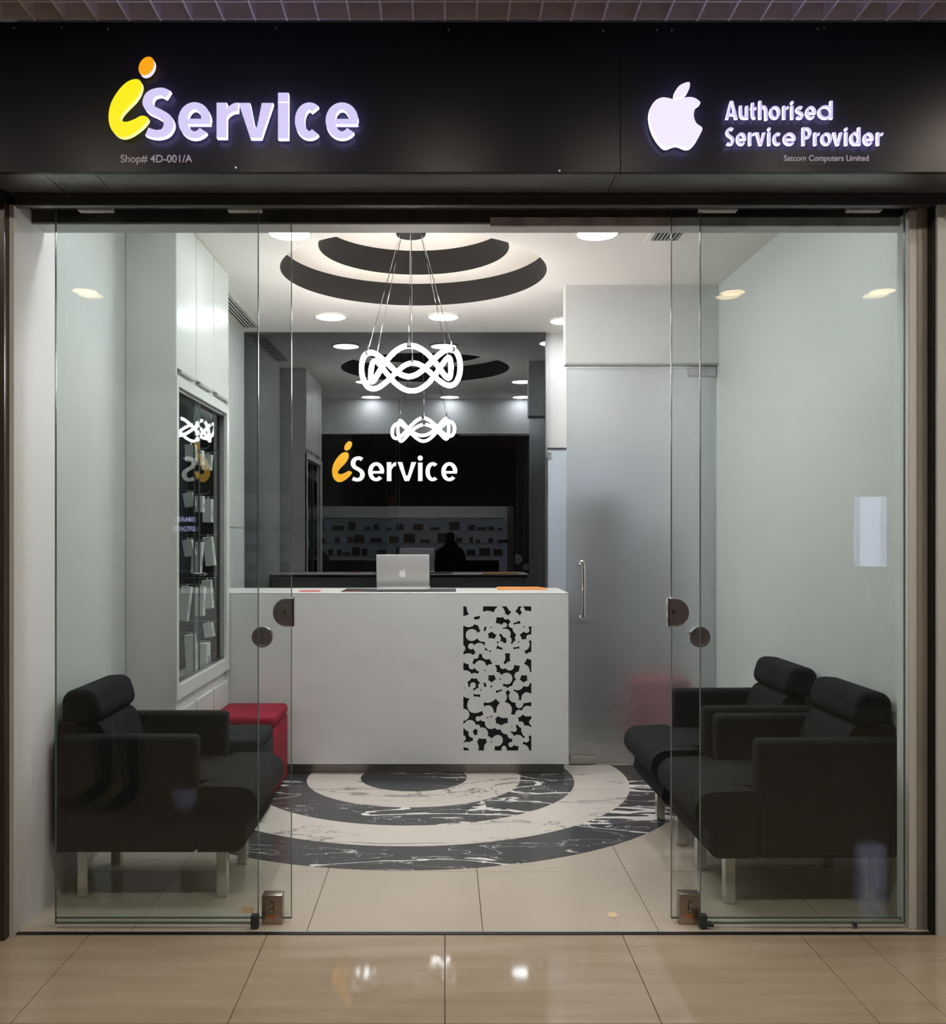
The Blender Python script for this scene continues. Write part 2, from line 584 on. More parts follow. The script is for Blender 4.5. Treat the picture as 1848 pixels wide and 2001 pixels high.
em_pend = mat('pendant_glow', (1, 1, 1), .5, emit=((1.0, .975, .94), PEND_L))
em_mall = mat('corridor_and_fill_glow', (1, 1, 1), .5, emit=((1.0, .86, .70), MALL_L))
em_violet = mat('sign_face_violet', (.06, .06, .06), .5, emit=((.66, .60, .93), 0.2730))
em_violet_side = mat('sign_edge_violet', (.06, .06, .06), .5, emit=((.50, .45, 1.0), 1.5))
em_yellow = mat('sign_face_yellow', (.06, .06, .06), .5, emit=((.93, .80, .0), 0.2874))
em_yellow_side = mat('sign_edge_yellow', (.06, .06, .06), .5, emit=((.95, .95, .35), 0.2874))
em_orange = mat('sign_face_orange', (.06, .06, .06), .5, emit=((.93, .36, .0), 0.2874))
em_orange_side = mat('sign_edge_pale', (.06, .06, .06), .5, emit=((.85, .8, 1.0), 0.2874))
em_shop = mat('opposite_glowing_wall', (.7, .72, .75), .6, emit=((.75, .85, 1.0), 0.035))  # wall glows by itself, standing in for the opposite shop's lighting
em_screen = mat('poster_screen', (.1, .1, .1), .3, emit=((.62, .66, 1.0), 1.300))
em_blue = mat('sign_blue', (.1, .1, .1), .3, emit=((.55, .62, 1.0), 1.7241))
em_mall_dim = mat('corridor_lamp_soft', (1, 1, 1), .5, emit=((1.0, .70, .38), 5.0))
mall_wall = mat('corridor_wall', (.20, .19, .19), .6)
mall_ceiling = mat('corridor_ceiling', (.30, .29, .28), .7)

# ------------------------------------------------------------------ key depths (metres)
HC = 3.05                     # shop ceiling
ZF, ZB = 3.45, 7.40           # shop front, black mirror wall
XL = -1.565
HH = 2.64                     # underside of the shop front header
def xr(z):                    # the long wall on the far side runs very slightly askew
    return 1.79 - 0.0215 * (z - 3.5)

# ------------------------------------------------------------------ floor
fl = mk('floor', bx(-7, 7, -8, 8.2, -.09, -.012), dirt_grout, kind='structure')
def tile(x0, x1, y0, y1, m, g=.0012, top=0.0):
    mk('floor_tile', bx(x0 + g, x1 - g, y0 + g, y1 - g, -.012, top, .0008, 1), m, fl)
xs_in = [XL - .05, -1.156, -.508, .140, .788, 1.436, 1.80]
ys_in = [3.475, 4.108, 4.756, 5.404, 6.052, 6.70, 7.40]
for a, b in zip(xs_in, xs_in[1:]):
    for c, d in zip(ys_in, ys_in[1:]):
        tile(a, b, c, d, shop_tile)
xs_out = [-2.59, -1.945, -1.297, -.648, 0, .647, 1.297, 1.515, 2.16, 2.80]
ys_out = [1.54, 2.185, 2.825, 3.455]
for a, b in zip(xs_out, xs_out[1:]):
    for c, d in zip(ys_out, ys_out[1:]):
        tile(a, b, c, d, mall_tile)
bm = B()
box(bm, -7, 7, -8, 1.54, -.012, 0)
box(bm, -7, -2.59, 1.54, 3.455, -.012, 0)
box(bm, 2.80, 7, 1.54, 3.455, -.012, 0)
mk('floor_stretch', bm, mall_tile, fl)
# inlaid rings of marble, centred in front of the counter
CX, CZ = -.187, 5.72
rr = [0, .32, .64, .96, 1.28, 1.60]
for k in range(5):
    bm = B()
    n = 120
    rows = []
    for r in (rr[k] + .001, rr[k + 1] - .001):
        row = []
        for i in range(n):
            a = 2 * PI * i / n
            X = min(max(CX + r * math.cos(a), XL), xr(5.7) - .005)
            Y = min(CZ + r * math.sin(a), 6.02)
            row.append((X, Y))
        rows.append(row)
    for i in range(n):
        j = (i + 1) % n
        q = [rows[0][i], rows[0][j], rows[1][j], rows[1][i]]
        if len({(round(p[0], 5), round(p[1], 5)) for p in q}) < 3 or max(p[1] for p in q) >= 6.0199 and min(p[1] for p in q) >= 6.0199:
            continue
        f = []
        for p in q:
            c = (p[0], p[1], .0012)
            if not f or (Vector(c) - Vector(f[-1])).length > 1e-5:
                f.append(c)
        if len(f) > 2 and (Vector(f[0]) - Vector(f[-1])).length > 1e-5:
            fc = bm.faces.new([bm.verts.new(c) for c in f])
            if fc.calc_area() < 1e-8:
                bm.faces.remove(fc)
    bmesh.ops.remove_doubles(bm, verts=bm.verts[:], dist=1e-5)
    r_ = bmesh.ops.extrude_face_region(bm, geom=bm.faces[:])
    bmesh.ops.translate(bm, verts=[v for v in r_['geom'] if isinstance(v, bmesh.types.BMVert)], vec=(0, 0, -.006))
    bmesh.ops.recalc_face_normals(bm, faces=bm.faces[:])
    mk('marble_disc' if k == 0 else 'marble_ring', bm, marble_dark if k % 2 == 0 else marble_white, fl)
# threshold channel under the glass doors
mk('trim_1', bx(-2.2, 2.4, 3.452, 3.474, -.01, .003), hole_black, kind='structure')

# ------------------------------------------------------------------ walls
mk('wall_left', bx(XL - .12, XL, 3.44, 7.6, 0, 3.5), wall_white, kind='structure')
bm = B()
prism(bm, [(xr(3.52), 3.52), (xr(7.6), 7.6), (xr(7.6) + .15, 7.6), (xr(3.52) + .02, 3.52)], 'z', 0, 3.5)
mk('wall_right', bm, wall_white, kind='structure')
mk('wall_back', bx(XL - .1, 1.95, ZB + .045, ZB + .16, 0, 3.5), wall_white, kind='structure')
# joint across the side wall behind the cabinet
mk('trim_2', bx(XL, XL + .003, 5.80, ZB, 1.522, 1.53), edge_grey, kind='structure')

# shop front: posts and header
bm = B()
box(bm, -4.2, -1.582, 3.40, 3.47, 0, 2.72)
mk('wall_front', bm, post_brown, kind='structure')
bm = B()
box(bm, 1.747, 1.826, 3.50, 3.60, 0, 2.72)
mk('wall_front_stone', bm, stone_beige, kind='structure')
mk('trim_3', bx(1.718, 1.747, 3.503, 3.60, 0, HH + .02, .002, 1), wall_white, kind='structure')
mk('wall_front_glass', bx(1.790, 4.2, 3.44, 3.47, 0, 2.66), neighbour_glass, kind='structure')
mk('trim_4', bx(1.782, 1.789, 3.455, 3.497, 0, 2.657), panel_seam, kind='structure')
# header over the opening, as seen from the shop side
bm = B()
box(bm, XL, 1.80, 3.60, 3.70, HH, HC + .05)
mk('wall_front_header', bm, wall_white, kind='structure')

# ------------------------------------------------------------------ shop ceiling with the stepped round recess
RX, RZ = -.187, 5.735
R1, R2 = .80, .575
H2, H3 = 3.20, 3.36
x0, x1, y0, y1 = XL - .05, 1.85, 3.6, 7.5
bm = B()
n = 96
inn, out = [], []
for i in range(n):
    a = 2 * PI * i / n
    c, s = math.cos(a), math.sin(a)
    t = min([((x1 if c > 0 else x0) - RX) / c if abs(c) > 1e-6 else 1e9, ((y1 if s > 0 else y0) - RZ) / s if abs(s) > 1e-6 else 1e9])
    inn.append(bm.verts.new((RX + R1 * c, RZ + R1 * s, HC)))
    out.append(bm.verts.new((RX + t * c, RZ + t * s, HC)))
for i in range(n):
    bm.faces.new((inn[i], out[i], out[(i + 1) % n], inn[(i + 1) % n]))
for cx, cy in ((x0, y0), (x1, y0), (x1, y1), (x0, y1)):   # fill the corners
    best = sorted(range(n), key=lambda i: (out[i].co.x - cx) ** 2 + (out[i].co.y - cy) ** 2)[:2]
    v = bm.verts.new((cx, cy, HC))
    if (out[best[0]].co - v.co).length > 1e-4:
        bm.faces.new((out[best[0]], out[best[1]], v))
ce = mk('ceiling', bm, ceil_white, kind='structure')
def ring_flat(ra, rb, h):
    bm = B()
    A = [bm.verts.new((RX + ra * math.cos(2 * PI * i / n), RZ + ra * math.sin(2 * PI * i / n), h)) for i in range(n)]
    C = [bm.verts.new((RX + rb * math.cos(2 * PI * i / n), RZ + rb * math.sin(2 * PI * i / n), h)) for i in range(n)] if rb > 0 else None
    if C is None:
        bm.faces.new(A)
    else:
        for i in range(n):
            bm.faces.new((A[i], A[(i + 1) % n], C[(i + 1) % n], C[i]))
    return bm
def riser(r, h0, h1):
    bm = B()
    A = [bm.verts.new((RX + r * math.cos(2 * PI * i / n), RZ + r * math.sin(2 * PI * i / n), h0)) for i in range(n)]
    C = [bm.verts.new((RX + r * math.cos(2 * PI * i / n), RZ + r * math.sin(2 * PI * i / n), h1)) for i in range(n)]
    for i in range(n):
        bm.faces.new((A[i], A[(i + 1) % n], C[(i + 1) % n], C[i]))
    return bm
mk('recess_riser', riser(R1, HC, H2), recess_dark, ce, True)
mk('recess_step', ring_flat(R1, R2, H2), recess_cream, ce)
mk('recess_riser', riser(R2, H2, H3), recess_dark, ce, True)
mk('recess_top', ring_flat(R2, 0, H3), recess_cream, ce)
mk('ceiling_slab', bx(x0, x1, y0, y1, 3.45, 3.5), plenum_dark, ce)

# ------------------------------------------------------------------ partition and frosted door beside the counter
PZ = 6.05
mk('wall_partition', bx(.765, xr(PZ), PZ - .05, PZ + .07, 2.555, HC), wall_white, kind='structure')
mk('trim_5', bx(.765, xr(PZ), PZ - .055, PZ + .02, 2.543, 2.555), edge_grey, kind='structure')
dr = thing('frosted_door', (1.25, PZ, .012), 'full-height frosted glass door beside the counter with steel pull bar', 'door')
mk('pane', bx(.778, xr(PZ) - .012, PZ - .006, PZ + .006, .012, 2.535, .001, 1), frosted, dr)
b_ = B()
xa = px(1345, 720, PZ)[0]
box(b_, xa, xr(PZ) - .012, PZ - .02, PZ + .018, 2.478, 2.535, .003)
mk('patch_fitting', b_, track_pale, dr)
b_ = B()
box(b_, px(1113, 0, PZ)[0], px(1160, 0, PZ)[0], PZ - .022, PZ + .018, .006, .058, .003)
pf = mk('patch_fitting', b_, brushed, dr)
b_ = B()
cyl(b_, (.90, PZ - .026, .032), (.90, PZ - .02, .032), .012, n=20)
mk('lock', b_, dark_chrome, pf)
hx = px(1137, 0, PZ)[0]
pts = [(hx - .022, PZ - .006, 1.285), (hx - .018, PZ - .05, 1.285), (hx, PZ - .06, 1.27), (hx, PZ - .06, .975), (hx - .018, PZ - .05, .945), (hx - .022, PZ - .006, .945)]
mk('handle', tube(B(), catmull(pts, 8), .0125, 12), chrome, dr, True)
# room behind: a second, bluish glazed door in the far wall
dr2 = thing('glazed_door', (.87, ZB + .01, 0), 'bluish frosted door in the far wall just past the black panel', 'door')
mk('pane', bx(.805, 1.65, ZB - .004, ZB + .012, .01, 2.135, .001, 1), frosted_blue, dr2)
mk('hinge', bx(.806, .83, ZB - .014, ZB - .004, 2.06, 2.115, .002, 1), brushed, dr2)
mk('head_rail', bx(.80, 1.65, ZB - .01, ZB + .014, 2.135, 2.15), dark_metal, dr2)

# ------------------------------------------------------------------ black mirror wall with logo
pn = thing('black_glass_panel', (-.4, ZB, .02), 'black mirror glass wall behind the counter, reflecting the lamps', 'wall panel')
tilt = Matrix.Rotation(.003, 4, 'X')
seam = px(780, 0, ZB)[0]
for a, b in ((XL + .004, px(503, 0, ZB)[0]), (px(503, 0, ZB)[0] + .003, seam), (seam + .003, px(1064, 0, ZB)[0])):
    bm = bx(a, b, 0, .012, 0, HC - .002)
    bm.transform(Matrix.Translation((0, ZB, 0)) @ tilt)
    bm.transform(Matrix.Translation((0, -.006, 0)))
    mk('glass_sheet', bm, mirror_black, pn)
bm = bx(px(1064, 0, ZB)[0] + .001, px(1064, 0, ZB)[0] + .007, ZB - .02, ZB + .02, .02, HC - .002)
mk('edge_strip', bm, dark_metal, pn)

def to_xz(pts, Z, sx=1.0, ox=0.0, sy=1.0, oy=0.0):
    out = []
    for x, y in pts:
        p = px(x * sx + ox, y * sy + oy, Z)
        out.append((p[0], p[2]))
    return out
def rect_px(x0, x1, y0, y1, Z):
    a, b = px(x0, y1, Z), px(x1, y0, Z)
    return a[0], b[0], a[2], b[2]

ZL = ZB - .028
lg = thing('wall_logo', px(770, 940, ZL), 'orange and white shop lettering on the black glass panel', 'sign')
sx, sy = (687.5 - 648.7) / 77.5, (942 - 883.5) / 113.5
ox, oy = 648.7 - 212 * sx, 883.5 - 154.5 * sy
mkm('letter_body', outline_mesh([to_xz(catmull(LOGO_BODY, 5, True), ZL, sx, ox, sy, oy)], 0, .006), logo_orange, None)
o = bpy.data.objects['letter_body']
def settle(o, parent, y):
    o.data.transform(Matrix.Translation((0, y, 0)))
    o.data.transform(Matrix.Translation(-wloc(parent)))
    o.parent = parent
settle(o, lg, ZL)
dotp = [(680 + 7.2 * math.cos(a) * .9 + 4.0 * math.sin(a), 871.5 - 9.6 * math.sin(a) * .95 + 1.0 * math.cos(a)) for a in [2 * PI * k / 24 for k in range(24)]]
o = mkm('letter_dot', outline_mesh([to_xz(dotp, ZL)], 0, .006), logo_orange)
settle(o, lg, ZL)
for ch, a, b, c, d, w in (('S', 684, 713, 891.5, 941, 9.0), ('e', 719, 750.6, 903, 940.5, 8.6), ('r', 755.6, 774, 903, 940, 9.0), ('v', 776.5, 813, 903, 940, 8.8),
                          ('i', 816, 826, 890, 940, 8.8), ('c', 831, 857.5, 903, 940.5, 8.6), ('e', 862, 893.5, 903, 940.5, 8.6)):
    X0, X1, Z0, Z1 = rect_px(a, b, c, d, ZL)
    mk('letter', glyph(ch, X0, X1, Z0, Z1, w * ZL / F, ZL, .006), [logo_white, logo_white], lg)

# ------------------------------------------------------------------ reception counter
CF = 5.78
ct = thing('reception_counter', (-.28, CF + .28, .0), 'long white reception counter with a bubble-pattern cut-out front', 'counter')
cxl, cxr = XL + .004, px(1110.5, 0, CF)[0]
HOLES_A = [
 [(125,115,0),(188,115,.12),(240,308,.08),(130,345,0)],
 [(585,115,0),(930,115,.18),(830,252,.17),(580,238,.05)],
 [(1015,115,0),(1128,115,.15),(1235,255,.12),(1168,325,.1),(1105,290,.16)],
 [(1410,115,0),(1495,118,.1),(1440,165,.1),(1440,205,.12),(1485,258,.08),(1435,322,.12),(1335,238,.12)],
 [(1515,118,0),(1700,115,0),(1700,232,.08),(1565,212,.15)],
 [(368,372,.08),(505,340,.1),(492,408,.1),(390,425,.08)],
 [(125,570,.06),(190,605,.05),(250,612,.05),(320,595,.06),(385,540,.1),(465,572,.15),(510,692,.05),(462,728,.06),(425,680,.06),(375,648,.06),(315,637,.06),(245,655,.06),(190,705,.06),(168,785,.06),(185,860,.06),(235,915,.06),(315,935,.06),(390,915,.06),(440,872,.06),(500,940,.05),(620,955,.03),(615,1022,.05),(560,975,.06),(500,960,.06),(430,975,.06),(375,1015,.06),(350,985,.06),(300,970,.06),(245,995,.06),(220,1050,.06),(245,1110,.06),(300,1132,.06),(355,1112,.1),(402,1195,.1),(350,1247,.15),(240,1205,.1),(130,1235,0),(130,1185,.05),(165,1140,.05),(175,1090,.05),(160,1045,.05),(125,1015,0)],
 [(620,598,.03),(658,605,.1),(632,690,.05),(592,678,.12)],
 [(755,605,0),(770,592,0),(782,605,0),(770,620,0)],
 [(900,375,.1),(1048,378,.1),(1075,420,.1),(1110,432,.08),(1170,420,.05),(1215,485,.05),(1172,530,.06),(1170,570,.06),(1190,605,.06),(1215,622,.05),(1258,628,.08),(1275,700,.08),(1345,782,.08),(1318,830,.08),(1318,870,.06),(1332,915,.08),(1290,935,.06),(1255,990,.02),(1232,972,.08),(1258,920,.06),(1245,860,.06),(1210,825,.08),(1232,770,.06),(1225,710,.06),(1195,670,.06),(1140,640,.05),(1100,632,.05),(1055,643,0),(1050,622,.05),(1095,622,.08),(1140,590,.06),(1150,555,.06),(1135,510,.08),(1085,488,.08),(1040,505,.06),(1012,545,.08),(950,512,.06),(878,505,.08)],
 [(1292,515,.08),(1368,490,.06),(1422,455,.08),(1450,515,.05),(1375,515,.05),(1300,540,.05)],
 [(1515,585,0),(1552,590,0),(1535,612,0)],
 [(1640,603,.05),(1700,585,0),(1700,770,.06),(1640,770,.08),(1590,800,.08),(1580,880,.05),(1480,882,.08),(1475,830,.06),(1440,780,.1),(1522,712,.1),(1560,740,.08),(1610,745,.08),(1660,715,.08),(1668,660,.08)],
 [(700,755,.12),(785,712,.1),(890,790,.1),(845,870,.1),(712,855,.12)],
 [(958,780,.05),(1000,762,.1),(1050,840,.08),(1112,860,.05),(1122,950,.05),(1075,975,.1),(1030,930,.08),(985,925,.1),(1005,860,.1)],
 [(905,945,0),(942,942,.05),(922,980,.05)],
 [(920,1030,.1),(960,1070,.08),(1022,1088,.05),(1020,1130,.08),(960,1105,.06),(885,1102,.1)],
 [(1290,1075,.05),(1350,1080,.05),(1410,1058,.1),(1428,1095,.05),(1360,1095,.05),(1298,1112,.05)],
 [(1650,930,0),(1700,910,0),(1700,1180,0),(1625,1192,.05),(1592,1230,.05),(1545,1160,.05),(1600,1140,.06),(1650,1090,.06),(1675,1010,.08)],
 [(1400,945,0),(1415,938,0),(1422,950,0),(1408,962,0)],
 [(630,1080,.1),(695,1138,0),(680,1142,.05),(632,1132,.05)],
 [(712,1150,.05),(775,1160,.05),(750,1180,.05)],
]
HOLES_B = [
 [(490,42,.03),(545,38,.1),(560,110,.08),(610,160,.08),(665,172,.08),(725,158,.05),(795,262,.08),(720,270,.08),(660,308,.05),(640,245,.08),(595,200,.08),(520,178,.08),(450,195,.08),(405,240,.08),(380,272,.02),(335,243,.1),(375,148,.05),(430,155,.08),(475,125,.1)],
 [(1095,25,.03),(1205,30,.1),(1195,120,.08),(1212,200,.1),(1150,215,.08),(1098,268,0),(1060,243,.1),(1108,150,.1)],
 [(1605,148,.05),(1700,180,0),(1700,455,0),(1675,458,.05),(1670,390,.06),(1640,320,.08),(1538,262,.1)],
 [(130,238,.1),(180,270,.06),(240,282,.05),(240,340,.08),(270,390,.08),(320,405,.08),(360,395,.06),(388,370,.1),(425,425,.06),(490,455,.02),(445,490,.1),(385,470,.1),(315,495,.08),(270,440,.08),(200,415,.06),(130,412,0)],
 [(605,420,0),(630,402,0),(635,432,0)],
 [(860,298,.05),(955,298,.1),(985,370,.1),(1040,395,.06),(1075,390,.06),(1105,372,.1),(1140,415,.08),(1210,428,.08),(1270,405,.08),(1305,355,.08),(1310,298,.05),(1435,315,.05),(1408,440,.08),(1340,465,.08),(1305,525,.08),(1310,590,.08),(1345,628,.08),(1285,690,.08),(1255,780,.1),(1195,785,.08),(1155,832,.1),(1125,795,.06),(1052,782,0),(1050,730,.05),(1100,748,.05),(1180,745,.06),(1240,700,.06),(1268,640,.06),(1270,580,.06),(1240,515,.06),(1190,478,.06),(1130,465,.06),(1060,485,.06),(1010,522,.1),(965,465,.08),(900,450,.08),(905,370,.1)],
 [(712,535,.1),(832,528,.1),(878,615,.1),(782,698,.1),(705,638,.1)],
 [(955,620,0),(990,605,0),(995,640,0)],
 [(1478,535,.1),(1600,535,.1),(1608,650,.1),(1522,698,.1),(1438,628,.1)],
 [(218,690,.1),(270,660,.08),(318,598,.1),(370,620,.08),(430,608,.1),(460,670,.08),(505,705,.12),(462,750,.08),(468,830,.08),(425,835,.08),(370,880,.02),(345,855,0),(400,830,.08),(420,770,.08),(405,715,.08),(350,690,.08),(295,705,.08),(272,755,.06),(270,795,0),(240,798,.05),(242,740,.08)],
 [(590,715,.03),(632,710,.1),(660,785,.05),(618,805,.1)],
 [(750,790,0),(775,770,0),(790,805,0),(765,808,0)],
 [(122,832,0),(140,820,0),(150,835,0),(135,845,0)],
 [(512,872,0),(530,862,0),(540,878,0),(525,888,0)],
 [(358,1020,.05),(378,968,.1),(430,990,.06),(500,982,.05),(510,1038,.08),(440,1022,.06)],
 [(875,893,.06),(940,890,.06),(1010,862,.05),(1020,885,.05),(960,905,.06),(900,942,.1)],
 [(1160,875,.1),(1212,930,.1),(1175,985,.06),(1172,1050,.06),(1200,1120,.06),(1260,1165,.06),(1330,1172,.05),(1335,1240,.08),(1370,1292,.08),(1430,1307,.08),(1490,1285,.08),(1520,1230,.06),(1528,1188,.05),(1600,1180,.05),(1700,1160,0),(1700,1255,.05),(1610,1235,.08),(1530,1265,.08),(1478,1350,.03),(1440,1332,.06),(1395,1332,.06),(1345,1360,.06),(1325,1410,.06),(1320,1445,.05),(1240,1445,0),(1262,1340,.06),(1245,1260,.06),(1190,1190,.06),(1140,1165,.04),(1095,1150,.1),(1145,1060,.06),(1140,990,.06),(1105,932,.1)],
 [(1290,885,.05),(1300,868,0),(1350,890,.06),(1420,885,.06),(1480,855,.06),(1530,785,.1),(1600,808,.08),(1650,785,.08),(1675,718,0),(1700,718,0),(1700,965,.08),(1650,935,.06),(1590,920,.06),(1530,945,.08),(1480,1000,.08),(1465,1105,.05),(1418,1105,.06),(1425,1030,.06),(1390,950,.08)],
]
HOLES_C = [
 [(130,-162,.08),(180,-127,.06),(262,-117,.05),(218,-45,.06),(205,50,.06),(225,130,.06),(280,200,.06),(350,225,.04),(420,228,.05),(480,215,.05),(555,175,.08),(582,258,.08),(545,270,.06),(510,300,.08),(450,288,.08),(405,320,.08),(398,360,.08),(420,405,.08),(470,420,.08),(520,390,.1),(560,415,.06),(618,425,.08),(620,490,.06),(650,550,.06),(700,590,.06),(760,600,.05),(810,590,.05),(858,570,.1),(890,605,.06),(930,615,.06),(980,605,.08),(1010,665,.06),(1060,710,.06),(1140,722,.08),(1150,770,.08),(1190,820,.06),(1255,825,.03),(1250,890,.08),(1200,895,.08),(1165,935,.08),(1170,985,.08),(1215,1025,.08),(1265,1010,.08),(1300,970,.08),(1350,995,.05),(1408,1000,.03),(1388,1090,0),(1140,1090,.05),(1135,1030,.08),(1100,985,.08),(1070,975,.08),(1030,990,.08),(1005,1030,.05),(1000,1090,0),(855,1090,.03),(860,995,.05),(920,1000,.06),(990,975,.06),(1035,920,.06),(1050,860,.06),(1035,790,.06),(985,740,.06),(920,725,.06),(850,745,.06),(785,808,.1),(745,770,.08),(695,752,.08),(705,690,.06),(690,630,.06),(640,570,.06),(570,550,.06),(528,558,.08),(500,500,.08),(455,485,.06),(415,490,.08),(390,430,.06),(340,390,.06),(270,375,.06),(200,395,.06),(150,440,.04),(130,475,0),(130,405,.05),(165,400,.06),(230,360,.06),(270,290,.05),(270,240,.06),(240,170,.06),(190,130,.05),(130,118,0)],
 [(605,-25,.05),(700,-10,.06),(800,-45,.06),(877,-107,.1),(965,-20,.06),(905,60,.06),(885,140,.05),(882,208,.06),(840,208,0),(830,140,.06),(790,70,.06),(740,40,.06),(690,33,.06),(605,60,0)],
 [(870,365,.1),(925,295,.1),(1000,335,.06),(1075,345,.06),(1152,335,.05),(1150,450,.08),(1080,460,.08),(1000,510,.1),(950,470,.08),(895,462,.1)],
 [(1400,325,.08),(1460,310,.08),(1505,258,.1),(1560,300,.06),(1620,308,.06),(1700,290,0),(1700,355,.05),(1660,385,.08),(1645,440,.08),(1665,490,.06),(1700,515,0),(1700,550,.05),(1650,515,.05),(1590,505,.05),(1550,510,.08),(1530,450,.08),(1490,412,.08),(1420,420,.1)],
 [(660,320,0),(718,318,0),(670,338,0)],
 [(735,310,0),(785,292,0),(785,318,0)],
 [(1245,525,0),(1260,535,0),(1248,548,0)],
 [(1385,490,.08),(1410,545,.08),(1465,570,.08),(1465,650,.06),(1500,730,.06),(1550,780,0),(1520,805,.1),(1470,745,.06),(1400,720,.06),(1350,725,.06),(1300,748,.08),(1265,690,.08),(1230,670,0),(1245,645,.08),(1310,670,.08),(1365,635,.08),(1375,580,.08),(1345,520,0)],
 [(400,590,.1),(450,625,.1),(440,728,.03),(378,728,.1),(342,645,.1)],
 [(130,570,.06),(170,620,.06),(240,660,.06),(230,720,.08),(265,780,.08),(330,798,.05),(345,858,.08),(255,900,.06),(200,882,.06),(130,905,0),(130,890,.05),(170,860,.06),(185,805,.06),(165,755,.05),(130,735,0)],
 [(490,810,.08),(570,830,.06),(640,820,.1),(668,900,.1),(610,960,.06),(592,1030,.06),(598,1090,0),(475,1090,.05),(492,1020,.06),(445,885,.1)],
 [(760,905,0),(772,878,0),(790,908,0)],
 [(1700,735,0),(1700,1095,0),(1665,1095,.06),(1640,1020,.06),(1590,965,.06),(1505,940,.08),(1530,885,.08),(1570,912,.06),(1610,910,.06),(1655,870,.06),(1665,820,.06),(1640,778,.05)],
 [(130,1018,.05),(180,1035,.05),(225,1042,.05),(248,1085,0),(130,1085,0)],
]
def hole_loop(pts, yoff):
    """straight runs become arcs that bulge into the hole; returned in world x, z on the counter front"""
    area = sum(pts[i][0] * pts[(i + 1) % len(pts)][1] - pts[(i + 1) % len(pts)][0] * pts[i][1] for i in range(len(pts)))
    s = 1 if area > 0 else -1
    out = []
    k = 155.0 / 1848.0
    for i, p in enumerate(pts):
        q = pts[(i + 1) % len(pts)]
        dx, dy = q[0] - p[0], q[1] - p[1]
        m = 1 if p[2] == 0 else 4
        for j in range(m):
            t = j / m
            h = 4 * p[2] * .72 * t * (1 - t)
            x = p[0] + dx * t - dy * h * s
            y = p[1] + dy * t + dx * h * s
            out.append((895 + x * k, yoff + y * k))
    m = len(out)             # the router's cut runs a little outside the traced edge
    grown = []
    for i in range(m):
        a, b = out[i - 1], out[(i + 1) % m]
        tx, ty = b[0] - a[0], b[1] - a[1]
        l = math.hypot(tx, ty) or 1
        grown.append((min(max(out[i][0] + ty / l * .75 * s, 905), 1038), min(max(out[i][1] - tx / l * .75 * s, 1185), 1467)))
    return to_xz(grown, CF)
loops = []
X0, X1, Z0, Z1 = rect_px(0, 1110.5, 1160, 1493, CF)
loops.append([(cxl, Z0), (X1, Z0), (X1, Z1), (cxl, Z1)])
for src, yo in ((HOLES_A, 1175), (HOLES_B, 1275), (HOLES_C, 1375)):
    for hp in src:
        loops.append(hole_loop(hp, yo))
me = outline_mesh(loops, CF, .006)
me.transform(Matrix.Translation(-wloc(ct)))
mkm('front_panel', me, counter_white, ct)
X0, X1, Za, Zb = rect_px(898, 1046, 1178, 1474, CF)
mk('backing_sheet', bx(X0, X1, CF + .014, CF + .018, Za, Zb), hole_black, ct)
bm = B()
box(bm, cxr - .02, cxr, CF + .0065, CF + .54, Z0, Z1)
box(bm, cxl, cxr - .02, CF + .50, CF + .52, .6, Z1 - .02)
box(bm, cxl, cxr - .02, CF + .0065, CF + .50, Z0, Z0 + .02)
mk('carcass', bm, counter_white, ct)
mk('countertop', bx(cxl, cxr, CF - .001, CF + .56, Z1 + .0005, Z1 + .005, .0015, 1), laminate, ct)
mk('kick_plate', bx(cxl, cxr - .02, CF + .05, CF + .5, .0015, Z0), kick_steel, ct)
TOP = Z1 + .005

lp = thing('laptop', (*px(787, 0, 5.98)[:2], TOP), 'open silver laptop seen from behind on a black desk pad', 'laptop')
lz = TOP + .003
X0, X1 = px(736, 0, 5.98)[0], px(839, 0, 5.98)[0]
mk('base', bx(X0 - .002, X1 + .002, 5.955, 6.19, lz, lz + .018, .005, 2), aluminium, lp, True)
bm = B()
lh = px(0, 1084, 5.96)[2] - lz - .012
box(bm, X0, X1, -.004, .004, 0, lh, .0035, 2)
lidm = Matrix.Translation((0, 5.972, lz + .016)) @ Matrix.Rotation(math.radians(10), 4, 'X')
bm.transform(lidm)
mk('lid', bm, aluminium, lp, True)
mk('hinge', cyl(B(), (X0 + .02, 5.968, lz + .016), (X1 - .02, 5.968, lz + .016), .006, n=12), edge_grey, lp, True)
s = 16.5 / 258.0
ZI = 5.955
for part, nm in ((FRUIT_BODY, 'emblem'), (FRUIT_LEAF, 'emblem_leaf')):
    pts = [(786.5 + (x - 792) * s, 1120 + (y - 450) * s) for x, y in part]
    o = mkm(nm, outline_mesh([to_xz(catmull(pts, 3, True), ZI)], 0, .0015), logo_white)
    for vv in o.data.vertices:
        vv.co.y += 5.972 - .0055 - math.tan(math.radians(10)) * (vv.co.z - lz - .016)
    o.data.transform(Matrix.Translation(-wloc(lp)))
    o.parent = lp
pad = thing('desk_pad', (*px(778, 0, 5.93)[:2], TOP), 'thin black desk pad with a red corner under the laptop', 'desk pad')
X0, X1 = px(667, 0, 5.9)[0], px(891, 0, 5.9)[0]
mk('sheet', bx(X0, X1, 5.87, 6.22, TOP, TOP + .0025), black_plastic, pad)
mk('corner_print', bx(X0 + .02, X0 + .14, 5.872, 5.9, TOP + .0025, TOP + .0032), red_card, pad)
fo = thing('folder', (*px(1020, 0, 6.1)[:2], TOP), 'flat orange folder lying at the counter end by the frosted door', 'folder')
X0, X1 = px(972, 0, 6.12)[0], px(1069, 0, 6.12)[0]
mk('cover', bx(X0, X1, 6.10, 6.30, TOP, TOP + .006, .002, 1), orange_card, fo)
